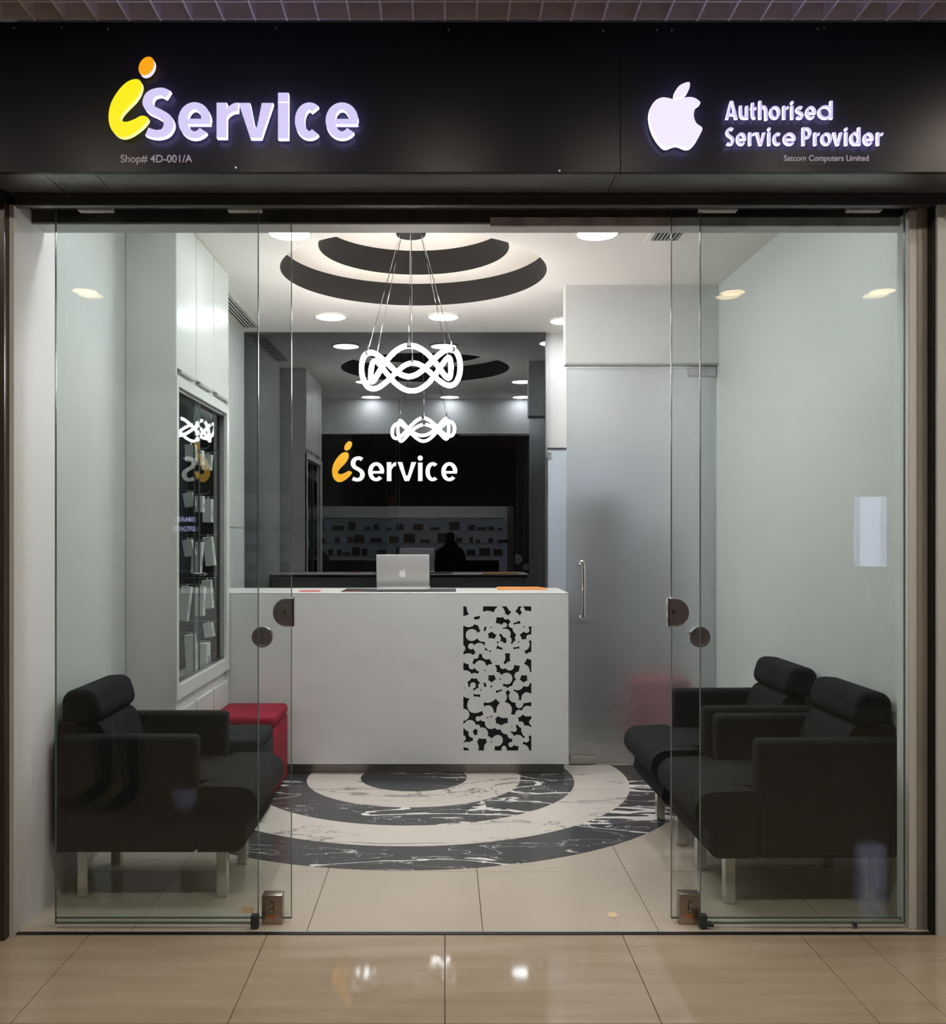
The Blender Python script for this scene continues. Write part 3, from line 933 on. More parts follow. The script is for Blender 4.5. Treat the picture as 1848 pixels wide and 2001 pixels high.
mk('flap', bx(X0 + .005, X1 - .03, 6.11, 6.30, TOP + .006, TOP + .010, .002, 1), orange_card, fo)
tag(mk('paper_slip', bx(px(585, 0, 5.95)[0], px(625, 0, 5.95)[0], 5.90, 6.02, TOP, TOP + .0015), red_card), 'pale red paper slip on the counter top near the door pull', 'paper')

# ------------------------------------------------------------------ display cabinet along the side wall
KX, K0, K1 = -1.318, 4.64, 5.765
cab = thing('display_cabinet', (XL, 5.2, 0), 'tall white built-in cabinet with a glazed display case in the middle', 'cabinet')
bm = B()
box(bm, XL + .002, KX + .0, K0, K0 + .02, 0, HC - .002)              # end panel facing the shop front
box(bm, XL + .002, KX, K1 - .02, K1, 0, HC - .002)
box(bm, XL + .002, KX - .02, K0 + .02, K1 - .02, 2.24, 2.26)
box(bm, XL + .002, KX - .02, K0 + .02, K1 - .02, .65, .67)
box(bm, KX - .022, KX - .02, K0 + .02, K1 - .02, 2.26, HC - .002)
box(bm, KX - .022, KX - .02, K0 + .02, K1 - .02, 0, .65)
mk('carcass', bm, laminate, cab)
mk('case_back', bx(XL + .002, XL + .012, K0 + .02, K1 - .02, .67, 2.24), case_dark, cab)
mk('case_lining', bx(XL + .012, KX - .045, K1 - .026, K1 - .0205, .67, 2.24), case_dark, cab)
mk('case_lining', bx(XL + .012, KX - .045, K0 + .0205, K0 + .026, .67, 2.24), case_dark, cab)
bm = B()
f0, f1 = KX - .012, KX + .006
box(bm, f0, f1, K0 - .002, K1, 2.195, 2.245)
box(bm, f0, f1, K0 - .002, K1, .647, .715)
box(bm, f0, f1, K0 - .002, K0 + .035, .715, 2.195)
box(bm, f0, f1, K1 - .06, K1, .715, 2.195)
mk('case_frame', bm, laminate, cab)
mk('track', bx(KX - .05, f0, K0 + .03, K1 - .03, 2.18, 2.20), brushed, cab)
mk('track', bx(KX - .05, f0, K0 + .03, K1 - .03, .715, .725), brushed, cab)
mid = 5.14
bm = bx(KX - .024, KX - .018, K0 + .035, mid + .02, .725, 2.18)
pa = mk('sliding_pane', bm, glass_case, cab)
bm = bx(KX - .040, KX - .034, mid - .02, K1 - .06, .725, 2.18)
pb = mk('sliding_pane', bm, glass_case, cab)
mk('pane_edge', bx(KX - .025, KX - .017, mid + .018, mid + .024, .725, 2.18), glass_edge, pa)
mk('pane_edge', bx(KX - .041, KX - .033, mid - .024, mid - .018, .725, 2.18), glass_edge, pb)
lk = cyl(B(), (KX - .018, mid + .01, 1.25), (KX + .02, mid + .01, 1.25), .008, n=14)
cyl(lk, (KX + .012, mid - .03, 1.25), (KX + .012, mid + .05, 1.25), .006, n=12)
mk('lock', lk, chrome, cab, True)
w3 = (K1 - K0) / 3
for k in range(3):
    a, b = K0 + k * w3 + .006, K0 + (k + 1) * w3 - .006
    mk('door', bx(KX - .018, KX + .002, a, b, 2.285, HC - .004, .002, 1), laminate, cab)
    mk('door_pull', bx(KX - .016, KX + .004, a + .08, b - .01, 2.272, 2.284), edge_grey, cab)
    mk('door', bx(KX - .018, KX + .004, a + .008, b - .008, .10, .585, .002, 1), laminate, cab)
mk('plinth', bx(XL + .002, KX - .03, K0 + .01, K1, .0015, .095), edge_grey, cab)

def accessory(n_, x0, x1, y0, y1, tilt_, lab, big=False, depth=-1.415):
    """a white retail carton hanging by a wire hook from the dark back of the case"""
    xc, yc = (x0 + x1) / 2, (y0 + y1) / 2
    Z = F * (-depth) / (VX - xc)
    if Z > K1 - .11:
        Z = K1 - .11
    if Z < K0 + .09:
        Z = K0 + .09
    top, bot = EYE - (y0 - VY) * Z / F, EYE - (y1 - VY) * Z / F
    h = top - bot
    root = thing('accessory_box', (depth, Z, bot), lab, 'box', 'accessory boxes in the display case')
    w, t = (.055, .026) if not big else (.085, .06)
    R = Matrix.Rotation(math.radians(tilt_), 4, 'Y')
    bm = bx(-w / 2, w / 2, -t / 2 - .012, t / 2 + .012, -h, 0, .002, 1)
    bm.transform(R)
    me_off = Matrix.Translation((0, 0, h))
    bm.transform(me_off)
    bm.transform(Matrix.Translation(root.location))
    mk('carton', bm, carton_white, root)
    bm = bx(w / 2, w / 2 + .0006, -t * .35, t * .35, -h * .75, -h * .45)
    bm.transform(R)
    bm.transform(me_off)
    bm.transform(Matrix.Translation(root.location))
    mk('print', bm, carton_grey, root)
    zt = top + .012
    pts = [(XL + .012, Z, zt), (depth + .05, Z, zt), (depth + .062, Z, zt + .018)]
    hk = tube(B(), pts, .0022, 6)
    cyl(hk, (depth, Z, top - .004), (depth, Z, zt + .001), .008, .004, n=8)
    mk('hook', hk, brushed, root)
BOX = [
 (398, 421, 888, 919, 4, 'white carton hanging highest on the cabinet end farthest from the shop front'),
 (366, 378, 869, 902, -3, 'white carton hanging highest in the case, near the shop-front end'),
 (380, 396, 880, 909, 0, 'white carton hanging highest in the case beside the meeting panes'),
 (356, 380, 963, 991, -10, 'small tilted white carton in the second row from the top, shop-front end'),
 (376, 402, 969, 1001, 1, 'white carton in the second row from the top, middle of the case'),
 (399, 421, 975, 1021, 0, 'tall white carton in the second row from the top, counter end'),
 (356, 377, 1055, 1087, -11, 'short tilted white carton in the third row, shop-front end'),
 (379, 396, 1059, 1120, 4, 'tall narrow white carton with a red dot just above the case lock'),
 (399, 418, 1049, 1106, -6, 'tall white carton leaning in the third row at the counter end'),
 (357, 374, 1146, 1213, 7, 'long white carton with a red dot in the fourth row, shop-front end'),
 (383, 400, 1146, 1203, 2, 'long white carton in the fourth row under the case lock'),
 (397, 411, 1133, 1189, -4, 'narrow white carton in the fourth row, counter end'),
 (396, 418, 1217, 1245, -9, 'small squat white carton alone in the fifth row, counter end'),
 (363, 380, 1240, 1311, -3, 'lowest long white carton in the case, shop-front end'),
 (381, 406, 1256, 1312, 0, 'broad pale carton standing lowest in the middle of the case'),
]
for i, bdef in enumerate(BOX):
    accessory(i, *bdef, big=(i == 14))

# ------------------------------------------------------------------ air grilles in the ceiling
def grille(x0, x1, y0, y1, n_, lab, frame_w=.03):
    g = thing('air_grille', ((x0 + x1) / 2, (y0 + y1) / 2, HC), lab, 'vent')
    bm = B()
    box(bm, x0 - frame_w, x0, y0 - frame_w, y1 + frame_w, HC - .006, HC - .0005)
    box(bm, x1, x1 + frame_w, y0 - frame_w, y1 + frame_w, HC - .006, HC - .0005)
    box(bm, x0, x1, y0 - frame_w, y0, HC - .006, HC - .0005)
    box(bm, x0, x1, y1, y1 + frame_w, HC - .006, HC - .0005)
    mk('frame', bm, ceil_white, g)
    mk('cavity', bx(x0, x1, y0, y1, HC - .002, HC - .001), vent_dark, g)
    s_ = (x1 - x0) / n_
    for k in range(n_):
        mk('slat', bx(x0 + (k + .30) * s_, x0 + (k + .62) * s_, y0, y1, HC - .006, HC - .0025), edge_grey if n_ > 6 else ceil_white, g)
grille(-1.54, -1.42, 6.15, 7.22, 5, 'long slotted air grille in the ceiling above the side wall cabinet')
grille(1.105, 1.25, 4.45, 5.09, 7, 'small dark slotted air grille in the ceiling near the frosted door')

# ------------------------------------------------------------------ downlights
def downlight(x, y, lab, h=HC, r=.105):
    d = thing('downlight', (x, y, h), lab, 'ceiling light', 'round ceiling downlights')
    mk('trim_ring', lathe(B(), [(r, -.001), (r + .018, -.001), (r + .016, -.007), (r, -.009), (r, -.001)], (x, y, h), 40, caps=False), ceil_white, d, True)
    mk('diffuser', lathe(B(), [(r + .001, -.002), (r + .001, -.006), (r * .5, -.0075), (0, -.008)], (x, y, h), 40), em_down, d, True)
downlight(-.815, 4.97, 'round lit downlight at the near left of the ceiling recess, by the door track')
downlight(.80, 4.97, 'round lit downlight near the small dark ceiling grille')
downlight(-.826, 6.85, 'round lit downlight above the left half of the black panel')
downlight(-.01, 6.85, 'round lit downlight above the middle of the black panel')
downlight(.885, 6.98, 'downlight half hidden by the bulkhead over the frosted door')
downlight(-.85, 3.86, 'downlight behind the shop front header, seen only reflected, above the armchair alone')
downlight(.055, 3.86, 'downlight behind the shop front header, seen only reflected, over the doorway')
downlight(.89, 3.86, 'downlight behind the shop front header, seen only reflected, above the paired armchairs')

# ------------------------------------------------------------------ pendant lamp: two wavy luminous loops
PX, PY, PZc = -.205, 5.73, 2.466
pd = thing('pendant_lamp', (PX, PY, H3), 'glowing pendant of two interlaced wavy tube loops on thin cables', 'pendant lamp')
mk('canopy', lathe(B(), [(0, 0), (.09, 0), (.09, -.075), (.085, -.085), (0, -.085)], (PX, PY, H3), 40), recess_dark, pd, True)
R0, AR, AZ = .270, .028, .084
PH = math.radians(-90)        # the near side of the lamp
def loop_pt(t, sgn):
    w = sgn * math.cos(3 * (t - PH))
    v = -sgn * math.cos(2 * t)
    r = R0 + AR * v
    return (PX + r * math.cos(t), PY + r * math.sin(t), PZc + AZ * w + .012 * math.cos(t))
for sgn in (1, -1):
    lo = mk('light_loop', tube(B(), [loop_pt(2 * PI * i / 144, sgn) for i in range(144)], .0150, 12, True), em_pend, pd, True)
    for k in range(3):
        t = PH + (0 if sgn > 0 else PI / 3) + k * 2 * PI / 3
        p, q = Vector(loop_pt(t - .05, sgn)), Vector(loop_pt(t + .05, sgn))
        c = (p + q) / 2
        d = (q - p).normalized()
        mk('clip', cyl(B(), c - d * .014, c + d * .014, .0175, n=14), dark_chrome, pd, True)
        a = (PX + .072 * math.cos(t), PY + .072 * math.sin(t), H3 - .083)
        e = (c.x, c.y, c.z + .02)
        mk('cable', tube(B(), [a, (lerp(a[0], e[0], .5), lerp(a[1], e[1], .5), lerp(a[2], e[2], .5) - .0), e], .0022, 6), chrome, pd)
        mk('cable_gripper', cyl(B(), (c.x, c.y, c.z + .018), (c.x, c.y, c.z + .045), .006, .003, n=10), chrome, pd)

# ------------------------------------------------------------------ sliding and fixed glass at the shop front
GZ1, GZ2 = 3.505, 3.562
def pane_edges(bm, x, y0, y1, z0, z1):
    box(bm, x - .0012, x + .0012, y0 - .0004, y1 + .0004, z0, z1)
def front_glass(name, x0, x1, y, z0, z1, lab, edge_sides):
    g = thing(name, ((x0 + x1) / 2, y, z0), lab, 'glass door' if 'door' in name else 'glass panel')
    mk('pane', bx(x0, x1, y, y + .010, z0, z1), glass_green, g)
    bm = B()
    for x in edge_sides:
        pane_edges(bm, x, y, y + .010, z0, z1)
    box(bm, x0, x1, y - .0004, y + .0104, z0 - .001, z0 + .003)
    mk('polished_edge', bm, glass_edge, g)
    return g
g1 = front_glass('glass_panel', px(108, 0, GZ1)[0], px(504, 0, GZ1)[0], GZ1, .020, 2.686, 'fixed clear glass panel in front of the lone armchair', (px(108, 0, GZ1)[0], px(504, 0, GZ1)[0]))
g2 = front_glass('glass_panel', px(1368.5, 0, GZ1)[0], px(1768, 0, GZ1)[0], GZ1, .020, 2.686, 'fixed clear glass panel in front of the paired armchairs', (px(1368.5, 0, GZ1)[0], px(1768, 0, GZ1)[0]))
d1 = front_glass('sliding_glass_door', px(108, 0, GZ2)[0], px(569, 0, GZ2)[0], GZ2, .016, 2.686, 'clear sliding glass door with D-shaped lock, parked before the red stool', (px(569, 0, GZ2)[0],))
d2 = front_glass('sliding_glass_door', px(1312, 0, GZ2)[0], px(1767, 0, GZ2)[0], GZ2, .016, 2.686, 'clear sliding glass door with D-shaped lock, parked before the paired armchairs', (px(1312, 0, GZ2)[0],))
def d_lock(par, xpx, sg, key):
    xe = px(xpx, 0, GZ2)[0]
    zc = px(0, 1196, GZ2)[2]
    r = .0545
    pts = [(xe, zc + r), (xe, zc - r)]
    pts += [(xe - sg * (.022 + .052 * math.sin(PI * k / 20)), zc - r * math.cos(PI * k / 20)) for k in range(21)]
    lk = mk('lock_plate', prism(B(), [(p[0], p[1]) for p in pts], 'y', GZ2 - .016, GZ2 + .024), dark_chrome, par)
    m = lk.modifiers.new('bevel', 'BEVEL')
    m.width = .005
    m.segments = 3
    mk('strike', bx(*sorted((xe, xe + sg * .007)), GZ2 - .014, GZ2 + .022, zc - r, zc + r, .002, 1), chrome, par)
    if key:
        cxk = xe - sg * .026
        c = cyl(B(), (cxk, GZ2 - .027, zc), (cxk, GZ2 - .012, zc), .0175, n=28)
        kk = mk('cylinder', c, brushed, par, True)
        mk('keyhole', bx(cxk - .002, cxk + .002, GZ2 - .0285, GZ2 - .0268, zc - .007, zc + .007), panel_seam, kk)
    else:
        cxk = xe - sg * .012
        mk('thumb_button', cyl(B(), (cxk, GZ2 - .020, zc + .004), (cxk, GZ2 - .012, zc + .004), .008, n=20), chrome, par, True)
d_lock(d1, 572, 1, True)
d_lock(d2, 1307, -1, False)
def round_pull(par, xpx):
    p = px(xpx, 1244.5, GZ2)
    mk('finger_pull', lathe(B(), [(0, -.002), (.031, -.002), (.033, -.012), (.0385, -.012), (.0385, .014), (0, .014)], (p[0], GZ2, p[2]), 36, axis='y'), dark_chrome, par, True)
round_pull(d1, 513)
round_pull(d2, 1366)
def floor_lock(par, x0, x1, y0, y1, tiltd, flip):
    Z = GZ2 - .012
    a, b = px(x0, y1, Z), px(x1, y0, Z)
    c = ((a[0] + b[0]) / 2, (a[2] + b[2]) / 2)
    w, h = (b[0] - a[0]) / 2, (b[2] - a[2]) / 2
    M = Matrix.Translation((c[0], Z, c[1])) @ Matrix.Rotation(math.radians(tiltd), 4, 'Y')
    def T(bm):
        bm.transform(M)
        return bm
    pl = mk('floor_lock', T(bx(-w, w, -.006, .048, -h, h, .003, 2)), warm_steel, par, True)
    bm = B()
    pts = [(-.006 * flip, .024), (-.003 * flip, .030), (.004 * flip, .029), (.006 * flip, .022), (.006 * flip, .002)]
    tube(bm, [(p[0], -.0062, p[1] + .01) for p in pts], .0016, 6)
    cyl(bm, (0, -.0085, .004), (0, -.005, .004), .009, n=18)
    mk('keyhole', T(bm), panel_seam, pl)
    bm = B()
    cyl(bm, (0, -.0095, .004), (0, -.006, .004), .0065, n=18)
    mk('key_barrel', T(bm), brushed, pl)
    mk('sticker', T(bx(-.014, .010, -.0068, -.006, -.024, -.012)), orange_sticker, pl)
floor_lock(d1, 511.5, 551.5, 1749, 1813, 0, 1)
floor_lock(d2, 1327, 1367, 1747, 1813, 1.8, -1)
for par, xq in ((g1, 497.5), (g2, 1374)):
    p = px(xq, 1810, GZ1)
    mk('floor_clamp', bx(p[0] - .014, p[0] + .014, GZ1 - .008, GZ1 + .02, .004, .052, .002, 1), rubber, par)
p = px(1388.5, 1808.5, GZ1)
mk('glass_bolt', cyl(B(), (p[0], GZ1 - .006, p[2]), (p[0], GZ1 + .016, p[2]), .0105, n=20), chrome, g2, True)
p = px(1670, 1807, GZ1)
mk('glass_bolt', cyl(B(), (p[0], GZ1 - .006, p[2]), (p[0], GZ1 + .016, p[2]), .0075, n=14), rubber, g2, True)
# hangers at the heads of the panes
for par, x0, x1 in ((g1, 153, 220), (g1, 445, 511), (g2, 1366, 1440), (g2, 1655, 1722)):
    a, b = px(x0, 413, GZ1), px(x1, 404, GZ1)
    mk('hanger', bx(a[0], b[0], GZ1 - .012, GZ1 + .022, a[2], b[2] + .03, .002, 1), track_pale, par)
# loose scraps of tape stuck to the glass
for par, x0, x1, y0, y1, Z in ((g1, 473, 496, 1772, 1784, GZ1),):
    a, b = px(x0, y1, Z - .001), px(x1, y0, Z - .001)
    mk('tape_scrap', bx(a[0], b[0], Z - .0015, Z - .0005, a[2], b[2]), paper_tan, par)
tag(mk('paper_scrap', bx(px(1190, 0, 3.62)[0], px(1206, 0, 3.62)[0], 3.61, 3.655, .0005, .0022), paper_tan), 'tiny tan paper scrap on the shop floor tiles near the doorway', 'paper')

# ------------------------------------------------------------------ header hardware over the glass
mk('trim_6', bx(px(58, 0, 3.575)[0], px(960, 0, 3.575)[0], 3.585, 3.598, px(0, 432, 3.57)[2], px(0, 395, 3.57)[2]), track_dark, kind='structure')
mk('trim_7', bx(px(958, 0, 3.57)[0], px(1792, 0, 3.57)[0], 3.580, 3.598, px(0, 438, 3.56)[2], px(0, 421, 3.56)[2]), track_pale, kind='structure')
mk('trim_8', bx(px(958, 0, 3.57)[0], 1.9, 3.586, 3.598, px(0, 421, 3.56)[2], px(0, 395, 3.56)[2]), track_dark, kind='structure')
mk('trim_9', bx(-1.60, 1.83, 3.47, 3.60, 2.688, 2.75), track_dark, kind='structure')
mk('trim_10', bx(1.815, 1.88, 3.43, 3.50, px(0, 433, 3.45)[2], 2.66, .004, 1), track_pale, kind='structure')
bm = B()
box(bm, -4.2, 4.2, 3.44, 3.475, 2.657, 2.70, .002, 1)
box(bm, -4.2, 4.2, 3.432, 3.445, 2.684, 2.694)
mk('wall_front_beam', bm, dark_metal, kind='structure')
bm = B()
box(bm, -4.2, 4.2, 3.475, 3.60, 2.70, 3.5)
mk('wall_front_upper', bm, mall_wall, kind='structure')

# ------------------------------------------------------------------ fascia with its soffit
FZ = 3.22
fz0, fz1 = px(0, 336.5, FZ)[2], 3.203
fs_ = thing('fascia_board', (0, FZ, fz0), 'wide glossy black fascia board above the shop front', 'sign board')
j1 = px(1212, 0, FZ)[0]
mk('board', bx(-4.2, j1 - .0006, FZ, FZ + .02, fz0, fz1, .001, 1), fascia_black, fs_)
mk('board', bx(j1 + .0006, 4.2, FZ, FZ + .02, fz0, fz1, .001, 1), fascia_black, fs_)
for a, b in ((-4.2, px(78, 0, FZ)[0]), (px(78, 0, FZ)[0], px(178, 0, FZ)[0]), (px(178, 0, FZ)[0], px(1207, 0, FZ)[0]), (px(1207, 0, FZ)[0], 4.2)):
    mk('soffit_panel', bx(a + .0015, b - .0015, FZ + .0205, 3.438, 2.699, 2.707), soffit_metal, fs_)
for k, (x, y) in enumerate(((28, 55), (121, 54), (211, 57), (540, 56), (876, 59), (1178, 61), (1283, 59), (1312, 60), (1597, 57), (1610, 56), (461, 330), (1093, 336))):
    p = px(x, y if y < 100 else y - 2, FZ)
    mk('screw', cyl(B(), (p[0], FZ - .003, p[2]), (p[0], FZ, p[2]), .0035, n=8), brushed, fs_)
X0, X1, Z0, Z1 = rect_px(1520, 1698, 298, 325, FZ)
mk('name_strip', bx(X0, X1, FZ - .001, FZ, Z0, Z1), fascia_black, fs_)
for body, r in (('Shop# 4D-001/A', (236, 376, 303, 322.5)), ('Satcom Computers Limited', (1531, 1696.5, 303.5, 318.5))):
    X0, X1, Z0, Z1 = rect_px(*r, FZ)
    me = text_mesh(body, X0, X1, Z0, Z1, FZ - .0017, .001)
    me.transform(Matrix.Translation(-wloc(fs_)))
    mkm('lettering', me, text_grey, fs_)

LY = FZ - .032
def pxl(x0, x1, y0, y1):
    return rect_px(x0, x1, y0, y1, LY)
sg = thing('shop_sign', px(455, 268, LY), 'lit channel-letter shop name with a yellow swash letter on the black fascia', 'sign')
def outline_part(name, pts, y, depth, face, side, par, n_=5, closed=True):
    me = outline_mesh([to_xz(catmull(pts, n_, True) if n_ > 1 else pts, LY)], y, depth)
    me.transform(Matrix.Translation(-wloc(par)))
    o = mkm(name, me, [face, side], par)
    for p in me.polygons:
        if abs(p.normal.y) < .7:
            p.material_index = 1
    return o
outline_part('letter', LOGO_BODY, LY, .02, em_yellow, em_yellow_side, sg)
outline_part('letter_dot', LOGO_DOT, LY, .02, em_orange, em_orange_side, sg, 1)
for ch, a, b, c, d, w in (('S', 276, 341, 171, 269.5, 20), ('e', 348, 412, 199.5, 271, 18.5), ('r', 423, 465.5, 200.5, 269, 20), ('v', 466, 533.5, 201, 270, 20.5),
                          ('I', 543, 563.5, 181, 271, 20.5), ('c', 576, 628.5, 200, 271, 19), ('e', 636, 700, 200, 271, 18.5)):
    X0, X1, Z0, Z1 = pxl(a, b, c, d)
    mk('letter', glyph(ch, X0, X1, Z0, Z1, w * LY / F, LY, .02), [em_violet, em_violet_side], sg)

em = thing('fruit_emblem', px(1320, 288, LY), 'lit white fruit emblem with a bite and a leaf on the fascia', 'sign')
FB = [(924 + x / 2, y / 2) for x, y in FRUIT_BODY]
FLF = [(924 + x / 2, y / 2) for x, y in FRUIT_LEAF]
em_face = mat('emblem_face', (.06, .06, .06), .5, emit=((.80, .74, .98), 0.3017))
outline_part('emblem_body', FB, LY, .02, em_face, em_violet_side, em)
outline_part('leaf', FLF, LY, .02, em_face, em_violet_side, em)

ap = thing('service_lettering', px(1573, 281, LY), 'small two-line lit white lettering beside the fruit emblem', 'sign')
def line(txt, y_base, y_x, y_cap, items, w):
    for ch, a, b in items:
        top = y_cap if ch in 'AShPdti' else y_x
        if ch == 't':
            top = lerp(y_x, y_cap, .55)
        X0, X1, Z0, Z1 = pxl(a, b, top, y_base)
        mk('letter', glyph(ch, X0, X1, Z0, Z1, w * LY / F, LY + .010, .012), [em_violet, em_violet_side], ap)
line('', 229, 204, 194, [('A', 1420, 1443), ('u', 1447, 1464), ('t', 1468, 1481), ('h', 1485, 1502), ('o', 1506, 1527), ('r', 1532, 1543.5), ('i', 1547, 1553.5), ('s', 1557, 1573), ('e', 1577, 1597), ('d', 1601, 1629.5)], 5.0)
line('', 280.5, 256, 246, [('S', 1420, 1437), ('e', 1441, 1460), ('r', 1465, 1477), ('v', 1479, 1498), ('i', 1502, 1508.5), ('c', 1513, 1529), ('e', 1533, 1557),
                         ('P', 1570, 1588), ('r', 1593, 1604), ('o', 1607, 1628), ('v', 1630, 1649), ('i', 1653, 1659.5), ('d', 1664, 1684), ('e', 1690, 1710), ('r', 1716, 1728.5)], 5.0)

# ------------------------------------------------------------------ corridor ceiling: open egg-crate grid
gr = mk('ceiling_grid', bx(-2.2, 2.2, 2.45, 3.24, 3.34, 3.36), mall_ceiling, kind='structure')
sp = 61.9 * 3.2 / F
gm = None
for k in range(-17, 18):
    x = k * sp
    if gm is None:
        gm = mk('grid_blade', bx(-.0035, .0035, 2.45, 3.215, 3.204, 3.275), grid_grey, gr)
        gm.location = (x, 0, 0)
    else:
        c = gm.copy()
        scene.collection.objects.link(c)
        c.location = (x, 0, 0)
for k in range(7):
    y = 3.208 - k * .103
    mk('grid_blade', bx(-2.2, 2.2, y - .003, y + .003, 3.206, 3.274), grid_grey, gr)

# ------------------------------------------------------------------ seating
def arc_pts(cx, cz, r, a0, a1, n_=6):
    return [(cx + r * math.cos(math.radians(lerp(a0, a1, i / n_))), cz + r * math.sin(math.radians(lerp(a0, a1, i / n_)))) for i in range(n_ + 1)]
def soft(bm, x0, x1, y0, y1, z0, z1, r, seg=3):
    return box(bm, x0, x1, y0, y1, z0, z1, r, seg)
CW = .60
def armchair(lab):
    """built facing +X, back at x = 0, width along y from 0 to CW"""
    t = thing('armchair', (0, 0, 0), lab, 'armchair', 'black armchairs in the waiting area')
    aw = .085
    mk('arm', soft(B(), .01, .575, 0, aw, .205, .665, .022), fabric_black, t, True)
    mk('arm', soft(B(), .01, .575, CW - aw, CW, .205, .665, .022), fabric_black, t, True)
    # base: runs between the arms and widens in front of them, underside rising to the front edge
    bm = B()
    prof = [(.03, .21), (.72, .21)] + arc_pts(.72, .26, .05, -90, 30, 5) + [(.765, .315), (.03, .315)]
    prism(bm, prof, 'y', aw + .002, CW - aw - .002)
    prof2 = [(.578, .21), (.72, .21)] + arc_pts(.72, .26, .05, -90, 30, 5) + [(.765, .315), (.578, .315)]
    prism(bm, prof2, 'y', .004, aw + .0015)
    prism(bm, prof2, 'y', CW - aw - .0015, CW - .004)
    mk('base', bm, fabric_black, t, True)
    # T-shaped seat cushion with a rounded nose
    bm = B()
    nose = [(.10, .318), (.76, .318)] + arc_pts(.745, .392, .075, -78, 82, 9) + [(.60, .472), (.40, .474), (.10, .462)]
    prism(bm, nose, 'y', aw + .004, CW - aw - .004)
    nose2 = [(.580, .318), (.76, .318)] + arc_pts(.745, .392, .075, -78, 82, 9) + [(.60, .470), (.580, .462)]
    prism(bm, nose2, 'y', .003, aw + .0035)
    prism(bm, nose2, 'y', CW - aw - .0035, CW - .003)
    mk('seat_cushion', bm, fabric_black, t, True)
    # back shell, lumbar cushion and headrest roll
    mk('back_shell', soft(B(), 0, .075, aw - .02, CW - aw + .02, .215, .715, .02), fabric_black, t, True)
    bm = B()
    lum = [(.06, .46)] + arc_pts(.175, .52, .062, -60, 40, 5) + arc_pts(.13, .655, .05, 20, 90, 5) + [(.06, .70)]
    prism(bm, lum, 'y', aw + .006, CW - aw - .006)
    mk('back_cushion', bm, fabric_black, t, True)
    bm = B()
    hd = [(.012, .705), (.09, .695)] + arc_pts(.120, .745, .048, -60, 20, 4) + arc_pts(.105, .788, .05, 10, 95, 5) + arc_pts(.062, .785, .05, 95, 180, 5)
    prism(bm, hd, 'y', aw - .012, CW - aw + .012)
    hr = mk('headrest', bm, fabric_black, t, True)
    md = hr.modifiers.new('bevel', 'BEVEL')
    md.width = .022
    md.segments = 3
    md.limit_method = 'ANGLE'
    md.angle_limit = math.radians(50)
    for lx in (.095, .655):
        for ly in (.105, .49):
            mk('leg', bx(lx - .021, lx + .021, ly - .021, ly + .021, 0.0015, .206, .002, 1), leg_steel, t)
    return t
ch1 = armchair('lone black armchair with headrest by the white wall, beside the dark stool')
ch2 = copy_tree(ch1)
ch2['label'] = 'black armchair nearer the shop front of the pair facing the cabinet'
ch3 = copy_tree(ch1)
ch3['label'] = 'black armchair nearer the frosted door of the pair facing the cabinet'
ch1.location = (XL + .012, 3.725, 0)
ch2.location = (xr(4.0) - .008, 3.665 + CW, 0)
ch2.rotation_euler = (0, 0, PI + .0215)
ch3.location = (xr(4.7) - .008, 4.375 + CW, 0)
ch3.rotation_euler = (0, 0, PI + .0215)

def pouf(x0, x1, y0, y1, h, m, lab):
    t = thing('stool', ((x0 + x1) / 2, (y0 + y1) / 2, 0), lab, 'stool', 'cube stools by the counter')
    mk('body', soft(B(), x0, x1, y0, y1, .025, h - .062, .012, 2), m, t, True)
    mk('cushion', soft(B(), x0 - .002, x1 + .002, y0 - .002, y1 + .002, h - .064, h, .022, 3), m, t, True)
    for a in (x0 + .04, x1 - .04):
        for b in (y0 + .04, y1 - .04):
            mk('foot', cyl(B(), (a, b, .0013), (a, b, .027), .018, n=12), black_plastic, t)
pouf(-1.305, -.945, 5.24, 5.70, .455, fabric_red, 'dark red cube stool in front of the white counter')
pouf(-1.305, -.925, 4.70, 5.10, .445, fabric_navy, 'black cube stool between the red stool and the lone armchair')
pouf(1.22, 1.60, 6.13, 6.45, .52, fabric_red, 'red cube stool blurred behind the frosted glass door')

bc = thing('added_dark_cabinet', (1.10, 6.95, 0), 'dark cabinet added behind the frosted door to darken its handle side', 'cabinet')  # added to darken the lower handle side of the frosted pane
mk('body', bx(.93, 1.27, 6.75, 7.25, .04, 1.75, .004, 1), cabinet_grey, bc)
mk('plinth', bx(.945, 1.255, 6.78, 7.22, .0015, .04), black_plastic, bc)
mk('door', bx(.935, 1.097, 6.735, 6.749, .05, 1.74, .002, 1), cabinet_grey, bc)
mk('door', bx(1.103, 1.265, 6.735, 6.749, .05, 1.74, .002, 1), cabinet_grey, bc)

# ------------------------------------------------------------------ the corridor the camera stands in
mk('ceiling_corridor', bx(-7, 7, -8, 2.44, 3.20, 3.26), mall_ceiling, kind='structure')
mk('wall_corridor_left', bx(-7.1, -7, -8, 3.5, 0, 3.4), mall_wall, kind='structure')
mk('wall_corridor_right', bx(7, 7.1, -8, 3.5, 0, 3.4), mall_wall, kind='structure')
mk('wall_neighbour_left', bx(-7, -4.2, 3.40, 3.47, 0, 3.4), mall_wall, kind='structure')
mk('wall_neighbour_right', bx(4.2, 7, 3.40, 3.47, 0, 3.4), mall_wall, kind='structure')
bm = B()
box(bm, -7, -3.3, -8.1, -5.9, 0, 3.4)
box(bm, 1.5, 7, -8.1, -5.9, 0, 3.4)
box(bm, -3.3, 1.5, -6.0, -5.9, 2.05, 3.4)
box(bm, -3.3, 1.5, -8.1, -8.0, 0, 3.4)
mk('wall_opposite', bm, mall_wall, kind='structure')
